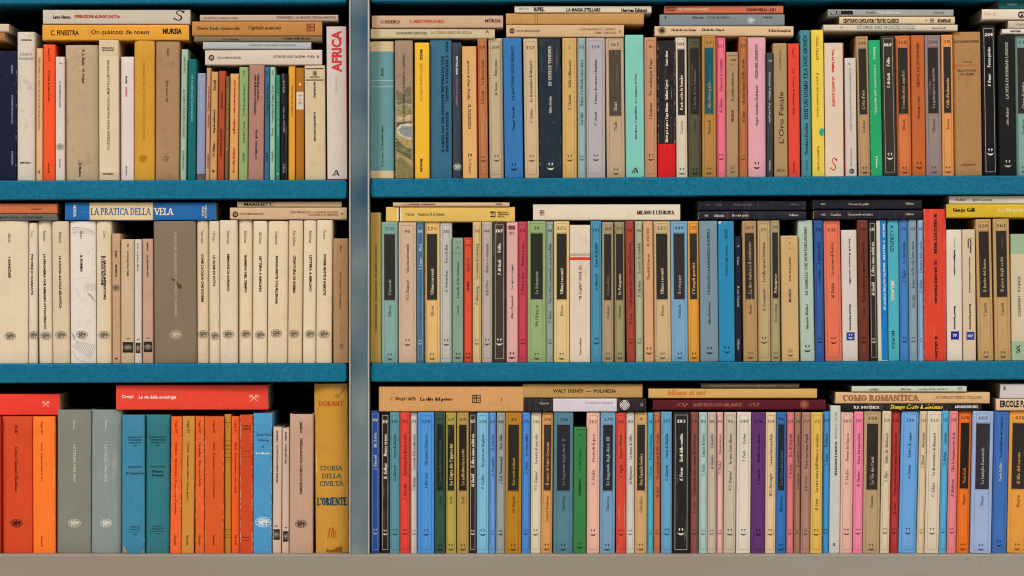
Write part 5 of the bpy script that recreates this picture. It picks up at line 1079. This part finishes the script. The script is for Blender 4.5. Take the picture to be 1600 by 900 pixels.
def decorate(B, cv, kx, ky, items, cl, unit):
    """cv(x or None, y) -> local (x, z); unit: metres per data unit"""
    dark = mul(B.rgb, 0.22); line = mul(B.rgb, 0.5)
    top = B.h
    p3 = S / 3
    for it in items:
        k = it[0]
        if k == 'T':
            _, d, text, a, b, size, ink, sty, c, part = it
            ink = lin(ink) if ink else dark
            if d in 'hr':
                x0, z = cv(a, c); x1, _z = cv(b, c)
                B.text(d, text, (x0 + x1) / 2, z, size * unit, x1 - x0, ink, sty, part)
            else:
                _x, z0 = cv(None, a); _x, z1 = cv(None, b)
                x = 0 if c is None else cv(c, (a + b) / 2)[0]
                B.text(d, text, (z0 + z1) / 2, x, size * unit, z0 - z1, ink, sty, part)
        elif k == 'E':
            _, kind, x, y, w_, h_, ink = it
            lx, lz = cv(x, y)
            B.emblem(kind, lx, lz, w_ * unit, h_ * unit, lin(ink) if ink else dark)
        elif k == 'B':
            _, y0, y1, ink, u0, u1, part = it
            z1 = min(B.h, cv(None, y0)[1]); z0 = max(0, cv(None, y1)[1])
            P, F = B.strip(u0 * B.w / 2, u1 * B.w / 2, z0, z1)
            B.layer += 1
            B.lay(part, P, F, lin(ink), 0.00003 + 0.00001 * B.layer, None, M_PAPER)
        elif k == 'P':
            _, ink, pts, part, off = it
            P = [cv(x, y) for x, y in pts]
            P = [(max(-B.w / 2 + .0001, min(B.w / 2 - .0001, x)), max(0, min(B.h, z))) for x, z in P]
            bm = bmesh.new()                     # cut fine so that the patch follows the rounded spine
            bm.faces.new([bm.verts.new((x, z, 0)) for x, z in P])
            bmesh.ops.triangulate(bm, faces=bm.faces[:])
            for _k in range(4):
                le = [e for e in bm.edges if e.calc_length() > 0.003]
                if not le: break
                bmesh.ops.subdivide_edges(bm, edges=le, cuts=1)
                bmesh.ops.triangulate(bm, faces=[f for f in bm.faces if len(f.verts) > 3])
            bm.verts.index_update()
            P = [(q.co.x, q.co.y) for q in bm.verts]; F = [tuple(q.index for q in f.verts) for f in bm.faces]
            bm.free()
            B.lay(part, P, F, lin(ink), 0.00008 + 0.00002 * off, None, M_PICT if part == 'cover_picture' else M_PAPER)
        elif k == 'L':
            _, ink, lines, wd, part = it
            P, F, lv = [], [], []
            for n_, ln in enumerate(lines):
                q = []
                if len(ln) == 3 and part == 'cover_drawing':
                    for i in range(7):
                        t = i / 6
                        q.append(tuple((1 - t) ** 2 * ln[0][c_] + 2 * t * (1 - t) * ln[1][c_] + t * t * ln[2][c_] for c_ in (0, 1)))
                else: q = ln
                q = [cv(*p) for p in q]
                q = [(max(-B.w / 2 + .0004, min(B.w / 2 - .0004, x)), z) for x, z in q]
                for (xa, za), (xb, zb) in zip(q, q[1:]):
                    dx, dz = xb - xa, zb - za; l_ = math.hypot(dx, dz) or 1e-9
                    nx, nz = -dz / l_ * wd * unit / 2, dx / l_ * wd * unit / 2
                    b0 = len(P)
                    P += [(xa + nx, za + nz), (xb + nx, zb + nz), (xb - nx, zb - nz), (xa - nx, za - nz)]
                    F.append((b0, b0 + 1, b0 + 2, b0 + 3)); lv += [n_ % 6] * 4
            B.lay(part, P, F, lin(ink), 0.0001, lv)
        elif k == 'F':
            mg = B.w * 0.16
            P, F = B.outline(-B.w / 2 + mg, B.w / 2 - mg, 6 * S, top - 4 * S, 0.00042)
            B.lay('spine_border', P, F, line, 0.0001)
        elif k == 'A':
            _, num, title, author, tc, panel, ink = it
            ink = lin(ink) if ink else dark
            mg = B.w * 0.155
            P, F = B.outline(-B.w / 2 + mg, B.w / 2 - mg, 3.6 * S, top - 3 * S, 0.00040)
            for zz in (top - 18 * S, top - 123.2 * S):
                p, f = B.strip(-B.w / 2 + mg, B.w / 2 - mg, zz, zz + 0.00040); F += [tuple(i + len(P) for i in q) for q in f]; P += p
            B.lay('spine_border', P, F, line, 0.0001)
            P, F = B.strip(-B.w / 2 + mg + .0002, B.w / 2 - mg - .0002, top - 122 * S, top - 19 * S)
            o = B.lay('title_panel', P, F, lin(panel), 0.00008, None, M_PAPER)
            wn = min(len(num) * 4.6 * S, B.w * .58)
            B.text('h', num, 0, top - 10.5 * S, 5.2 * S, wn, ink, 'l', 'number_lettering')
            sz = min(4.6 * S, B.w * .30)
            lt = min(len(title) * 2.72, 92) * S
            B.text('u', title, top - 114 * S + lt / 2, 0, sz, lt, lin(tc), 'r', 'title_lettering')
            if author:
                la = len(author) * 2.85 * S
                B.text('u', author, top - 131 * S - la / 2, 0, sz, la, mul(B.rgb, .36), 'r', 'author_lettering')
            B.emblem('smile', 0, 9.5 * S, min(9.2 * S, B.w * .52), 10.5 * S, ink)
        elif k == 'Bk':
            _, num, author, title, e, ink, em = it
            lite = ink and sum(lin(ink)) > sum(B.rgb)
            ink_ = lin(ink) if ink else dark
            mg = min(3.6 * S, B.w * 0.16)
            P, F = B.outline(-B.w / 2 + mg, B.w / 2 - mg, 5.5 * S, top - 4.4 * S, 0.00042)
            B.lay('spine_border', P, F, mul(ink_, .75) if lite else line, 0.0001)
            inner = B.w - 2 * mg
            wn = min(len(num) * 4.3 * S, inner * .9)
            B.text('h', num, 0, top - 14.2 * S, 4.8 * S, wn, ink_, 'b' if lite else 'l', 'number_lettering')
            z_top = top - 34 * S; z_bot = cv(None, e)[1]
            n1, n2, gap = len(author), len(title), 4.5
            per = (z_top - z_bot) / (n1 + n2 + gap)
            sz = min(4.5 * S, inner * .56)
            B.text('u', author, z_bot + per * n1 / 2, 0, sz, per * n1, ink_, 'n' if lite else 'i', 'author_lettering')
            B.text('u', title, z_top - per * n2 / 2, 0, sz, per * n2, ink_, 'b' if lite else 'r', 'title_lettering')
            ez = cv(None, em)[1] if em else top - 187.5 * S
            B.emblem('smile', 0, ez, min(9.4 * S, inner * .78), min(10.6 * S, inner * .95), ink_)

# keep the row's neighbours from running into each other
rows = {}
for b in BOOKS:
    if b['kind'] == 'v': rows.setdefault((b['row'], b['side']), []).append(b)
for key, bs in rows.items():
    for p, q in zip(bs, bs[1:]):
        g = 0.75
        lim = min(q['l'], q['l'] + q['dx'] - p['dx']) - g
        if p['r'] > lim: p['r'] = lim
        elif p['r'] < lim - 2.2: pass

labels = {}
def words(s_): return len(s_.split())
for key, bs in rows.items():
    n = len(bs)
    for i, b in enumerate(bs):
        mid = (b['l'] + b['r']) / 2
        by = base_y(b['row'], b['side'], mid)
        ht = by - b['top']; wd = b['r'] - b['l']
        b['size'] = 'narrow' if wd < 14 else 'wide' if wd > 32 else ''
        b['hue'] = cname(b['col'])
        nm = next((it[1] for it in b['items'] if it[0] in ('A', 'Bk')), None)
        b['num'] = nm
        b['bind'] = 'hardback' if b.get('hard') else 'paperback'
    for i, b in enumerate(bs):
        me = ' '.join(x for x in (b['size'], b['hue'], b['bind']) if x)
        if b.get('desc'): lab = b['desc']
        else:
            if b['num']: me += ' numbered ' + b['num']
            if any(it[0] == 'A' for it in b['items']): me = me.replace('paperback', 'dark-panelled paperback')
            le = bs[i - 1]['hue'] if i else None; ri = bs[i + 1]['hue'] if i + 1 < n else None
            sh = SHELF[key].replace(' shelf', '')
            if le is None: lab = '%s, leftmost on the %s' % (me, SHELF[key])
            elif ri is None: lab = '%s, rightmost on the %s' % (me, SHELF[key])
            elif le == ri: lab = '%s between two %s books, %s' % (me, le, SHELF[key])
            else: lab = '%s between %s and %s books, %s' % (me, le, ri, SHELF[key])
        labels.setdefault(lab, []).append((b, i, n, key))
def ordinal(k): return {1: 'first', 2: 'second', 3: 'third'}.get(k, '%dth' % k)
for lab, lst in labels.items():
    for b, i, n, key in lst:
        if len(lst) > 1: lab2 = '%s %s, %s from the left on the %s' % (b['hue'], b['bind'] + (' numbered ' + b['num'] if b['num'] else ''), ordinal(i + 1), SHELF[key])
        else: lab2 = lab
        b['label'] = lab2

for b in BOOKS:
    wear_r = rnd.random()
    if b['kind'] == 'v':
        mid = (b['l'] + b['r']) / 2
        by = base_y(b['row'], b['side'], mid)
        wd = (b['r'] - b['l']) * S; ht = (by - b['top']) * S
        ang = math.atan2(b['dx'] * S, ht)
        lift = abs(math.sin(ang)) * wd / 2
        slope = 0 if b['row'] == 3 else math.atan((BOARD[(b['side'], b['row'])][0] - BOARD[(b['side'], b['row'])][1]) / 1121)
        dp = rnd.uniform(.112, .128) if ht < .2 else rnd.uniform(.135, .15)
        yf = rnd.uniform(0.0, 0.006)
        B = Book(b, b['bind'] + '_book', (PX(mid), yf, PZ(by) + lift + 0.00015), wd, ht - lift, dp, (0, ang, 0), True)
        ox, oy = b['ox'], b['oy']
        def cv(x, y, b=b, mid=mid, by=by, ox=ox, oy=oy):
            py = oy + y / 3; z = (by - py) * S
            if x is None: return (0, z)
            t = (by - py) / (by - b['top'])
            return ((ox + x / 3 - (mid + b['dx'] * t)) * S, z)
        decorate(B, cv, 1, 1, b['items'], None, S / 3)
        B.e['group'] = 'books standing on the ' + SHELF[(b['row'], b['side'])]
    else:
        wd = (b['x1'] - b['x0']) * S; ht = (b['y1'] - b['y0']) * S - 0.0002
        mid = (b['x0'] + b['x1']) / 2
        rz = math.radians(b.get('rot', rnd.uniform(-.35, .35)))
        dp = rnd.uniform(.105, .125) if wd < .18 else rnd.uniform(.12, .15)
        back = abs(math.sin(rz)) * wd * .45
        B = Book(b, ('hardback' if b.get('hard') else 'paperback') + '_book', (PX(mid), rnd.uniform(.0002, .003) + back, PZ(b['y1']) + .0001), wd, ht, dp, (0, 0, rz), False)
        def cv(x, y, b=b, mid=mid):
            return (0 if x is None else (x - mid) * S, (b['y1'] - y) * S)
        decorate(B, cv, 1, 1, b['items'], None, S)
        rr = 1 if b['y1'] < 290 else 2 if b['y1'] < 580 else 3
        B.e['group'] = 'books lying flat on the row of the ' + SHELF[(rr, 'L' if mid < 560 else 'R')]
        if b.get('rot'): pass
    B.e['label'] = b['label']; B.e['category'] = 'book'

# ------------------------------------------------------------------ sans lettering, set with Blender's built-in font and laid on the spines
tmp = []
for it in SANS:
    cu = bpy.data.curves.new('t', 'FONT')
    cu.body = it[2]
    cu.resolution_u = 2
    cu.offset = {'s': 0.01, 'S': 0.026, 'X': 0.045}[it[8]]
    o = bpy.data.objects.new('t', cu); col.objects.link(o); tmp.append(o)
bpy.context.view_layer.update()
dg = bpy.context.evaluated_depsgraph_get()
for it, o in zip(SANS, tmp):
    me = o.evaluated_get(dg).to_mesh()
    vs = [(v_.co.x, v_.co.y) for v_ in me.vertices]
    fs = [tuple(p.vertices) for p in me.polygons]
    o.evaluated_get(dg).to_mesh_clear()
    B, d, text, a, c, size, length, ink, sty, part = it
    if vs: B.set(d, vs, fs, None, a, c, size, length, ink, part, 0.72)
for o in tmp:
    cu = o.data
    bpy.data.objects.remove(o); bpy.data.curves.remove(cu)
for m_ in list(bpy.data.meshes):
    if m_.users == 0: bpy.data.meshes.remove(m_)
